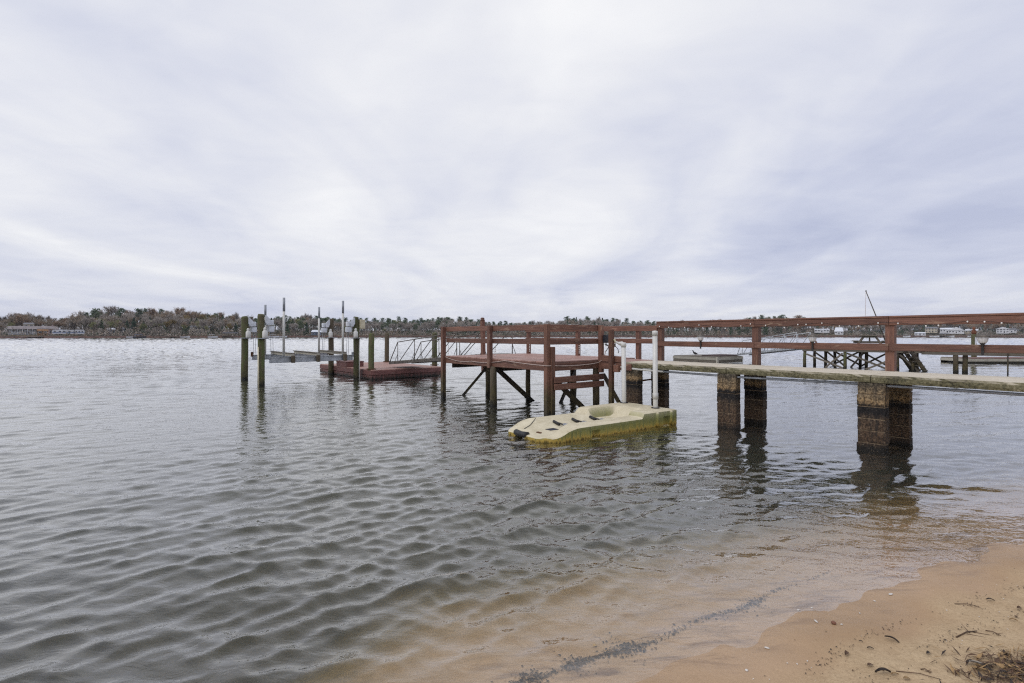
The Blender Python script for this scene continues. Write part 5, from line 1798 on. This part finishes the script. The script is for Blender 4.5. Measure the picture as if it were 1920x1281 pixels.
# shells and foam-white scraps at the water's edge
sh = lathe('shell_base', [(0.0, 0), (0.02, 0.002), (0.021, 0.006), (0.012, 0.011), (0.0, 0.013)], 'shell', None, (0, 0, 0), 10)
shell_me = sh.data
bpy.data.objects.remove(sh)
SHELL_LAB = ['largest white shell scrap at the water edge below the walkway', 'long white shell scrap left of the red-brown pebble', 'white shell scrap lowest but one along the water edge',
             'small white scrap just offshore, left of its smaller twin', 'lowest small white shell scrap near the bottom of the sand', 'tiny white scrap just left of the largest shell',
             'tiny white scrap just offshore above the long shell', 'tiny white scrap midway between pebble and largest shell', 'white foam scrap at the right edge of the shallows', 'tiny white scrap touching the red-brown pebble']
for i, (px, py, sx_, sy_) in enumerate(((1670, 1115, 1.5, 0.7), (1530, 1166, 1.3, 0.5), (1438, 1216, 1.0, 0.6), (1497, 1145, 0.8, 0.5), (1400, 1258, 0.7, 0.6), (1640, 1128, 0.6, 0.3), (1522, 1141, 0.6, 0.4), (1612, 1151, 0.5, 0.3), (1868, 1012, 1.6, 0.8), (1578, 1172, 0.6, 0.4))):
    x, y = sand_at(px, py)
    o = link('shell', shell_me)
    o.location = (x, y, gz(x, y) + 0.002); o.rotation_euler = (0.05, 0.04, 0.5 + i); o.scale = (sx_ * 0.75, sy_ * 0.7, 0.5)
    tag(o, SHELL_LAB[i], 'shell', 'white scraps along the water edge')
x, y = sand_at(1563, 1170)
o = lathe('pebble', [(0.0, 0), (0.013, 0.002), (0.016, 0.009), (0.009, 0.016), (0.0, 0.017)], 'pebble_red', None, (x, y, gz(x, y)), 9)
tag(o, 'small red-brown pebble on the wet sand', 'pebble')
# twigs
for i, (pa, pb, th, lab) in enumerate((((1793, 1196), (1832, 1184), 0.004, 'forked brown twig lying above the litter heap'), ((1848, 1183), (1877, 1193), 0.003, 'thin straight twig right of the forked twig'),
                                       ((1680, 1259), (1765, 1275), 0.0022, 'long thin pine straw stem near the bottom of the sand'), ((1790, 1133), (1836, 1138), 0.0025, 'short thin twig high on the sand'),
                                       ((1726, 1256), (1745, 1262), 0.003, 'short dark twig by the tan leaf'))):
    a_, b_ = sand_at(*pa), sand_at(*pb)
    p0 = Vector((a_[0], a_[1], gz(*a_) + th)); p1 = Vector((b_[0], b_[1], gz(*b_) + th))
    e = empty('twig', p0, 0, lab, 'twig')
    md = p0.lerp(p1, 0.55) + Vector((0.004, 0.012, 0.004))
    tube('stem', [Vector((0, 0, 0)), md - p0, p1 - p0], [th, th * 0.9, th * 0.5], 'twig', e, 6)
    d = (p1 - p0)
    for k in range(3 if i != 2 else 0):
        q = (p0.lerp(p1, 0.5 + 0.15 * k) - p0)
        tube('side_stem', [q, q + Vector((d.y, -d.x, 0)) * (0.35 * (-1) ** k) + d * 0.25 + Vector((0, 0, 0.008))], [th * 0.6, th * 0.3], 'twig', e, 5)


def scatter(name, label, cat, pts, size, mats, seed, thin=0.35, lift=0.003, longf=(1, 3)):
    """uncountable litter: slivers and flakes, one object"""
    rg = random.Random(seed)
    t = TM()
    for (x, y) in pts:
        z = gz(x, y) + lift + rg.random() * 0.003
        an = rg.random() * 6.283
        L = size * rg.uniform(0.4, 1.4); W = L / rg.uniform(*longf)
        c, s_ = math.cos(an), math.sin(an)
        up = L * rg.uniform(-thin, thin)
        m_ = rg.randrange(len(mats))
        P_ = [Vector((x + c * L * a_ - s_ * W * b_, y + s_ * L * a_ + c * W * b_, max(gz(x, y) + 0.001, z + up * a_ + (0.3 * W if a_ == 0 else 0)))) for a_, b_ in ((-.5, -.25), (.0, -.5), (.5, 0), (.0, .5))]
        t.tri(P_[0], P_[1], P_[2], m_); t.tri(P_[0], P_[2], P_[3], m_)
    return tag(link(name, np_mesh(name, [tuple(q) for q in t.v], t.f, mats, t.m)), label, cat, None, 'stuff')


rg = random.Random(14)
pts = []
for k in range(1500):                                    # bits left by the last waves, in broken lines along the shore
    al = rg.uniform(0.4, 6.5)
    dline = rg.choice([-0.30, -0.30, -0.55, -0.55, -0.82])
    if math.sin(al * 3.3 + dline * 9) + 0.6 * math.sin(al * 7.9 + dline * 5) < rg.uniform(-0.9, 0.7): continue
    dd = dline + 0.06 * math.sin(al * 2.1) + rg.gauss(0, 0.022) - 0.03 * al
    base = Vector((SH_N.x, SH_N.y)) * (SH_C + dd) + Vector((0.900, 0.436)) * al
    pts.append((base.x, base.y))
scatter('wave_line_bits', 'dark specks of debris in broken lines on the sand', 'debris', pts, 0.011, ['debris_black', 'leaf_dark', 'twig'], 3)
pts = []
for k in range(260):
    x, y = sand_at(rg.uniform(1400, 1915), rg.uniform(1060, 1278))
    if gz(x, y) > 0.03: pts.append((x, y))
scatter('sand_specks', 'scattered dark specks on the dry sand', 'debris', pts, 0.010, ['debris_black', 'leaf_dark', 'leaf_brown', 'shell'], 6)
pts = []
for k in range(9000):                                    # ragged black line of rotted leaves on the bed just off the edge
    al = rg.uniform(0.9, 4.5)
    ga = lambda c_, w_: math.exp(-((al - c_) / w_) ** 2)
    den = 0.07 + 0.05 * math.sin(al * 11) + 0.75 * ga(2.02, 0.13) + 0.6 * ga(1.66, 0.10) + 0.45 * ga(1.35, 0.1) + 0.35 * ga(3.2, 0.10) + 0.16 * ga(2.75, 0.1)
    den *= min(1.0, max(0.0, (4.5 - al) / 1.2))
    if den < rg.random(): continue
    dd = 0.27 + 0.03 * math.sin(al * 1.9) + 0.02 * math.sin(al * 7.7) + 0.03 * al + rg.gauss(0, 0.010 + 0.040 * den) * (1 if rg.random() < 0.85 else 3)
    base = Vector((SH_N.x, SH_N.y)) * (SH_C + dd) + Vector((0.900, 0.436)) * (al + 0.0)
    pts.append((base.x, base.y))
scatter('sunken_debris', 'black line of rotted leaves lying under the shallow water', 'debris', pts, 0.019, ['debris_black', 'leaf_dark', 'debris_black', 'twig'], 5, 0.3, 0.003, (1, 5))
pts = []
for k in range(1150):
    x, y = sand_at(1908, 1264)
    pts.append((x + rg.gauss(0.10, 0.17), y + rg.gauss(-0.02, 0.11)))
scatter('leaf_litter', 'brown heap of pine straw and dead leaves in the bottom right corner', 'leaf litter', pts, 0.055, ['leaf_brown', 'leaf_dark', 'twig', 'leaf_tan', 'twig', 'leaf_tan'], 7, 0.7, 0.012, (2, 14))

# ================================================================== thin winter haze over the lake
m, t = material('haze_air')
hv = t.n('ShaderNodeVolumePrincipled')
hv.inputs['Color'].default_value = (0.80, 0.84, 0.92, 1)
hv.inputs['Density'].default_value = 0.00009
ho = t.n('ShaderNodeOutputMaterial')
t.t.links.new(hv.outputs[0], ho.inputs['Volume'])
hz = link('haze', box_mesh(4700, 2500, 60, 0.0), 'haze_air', None, Matrix.Translation((250, 850, 24)))
tag(hz, 'thin pale haze hanging over the whole lake', 'haze', None, 'stuff')
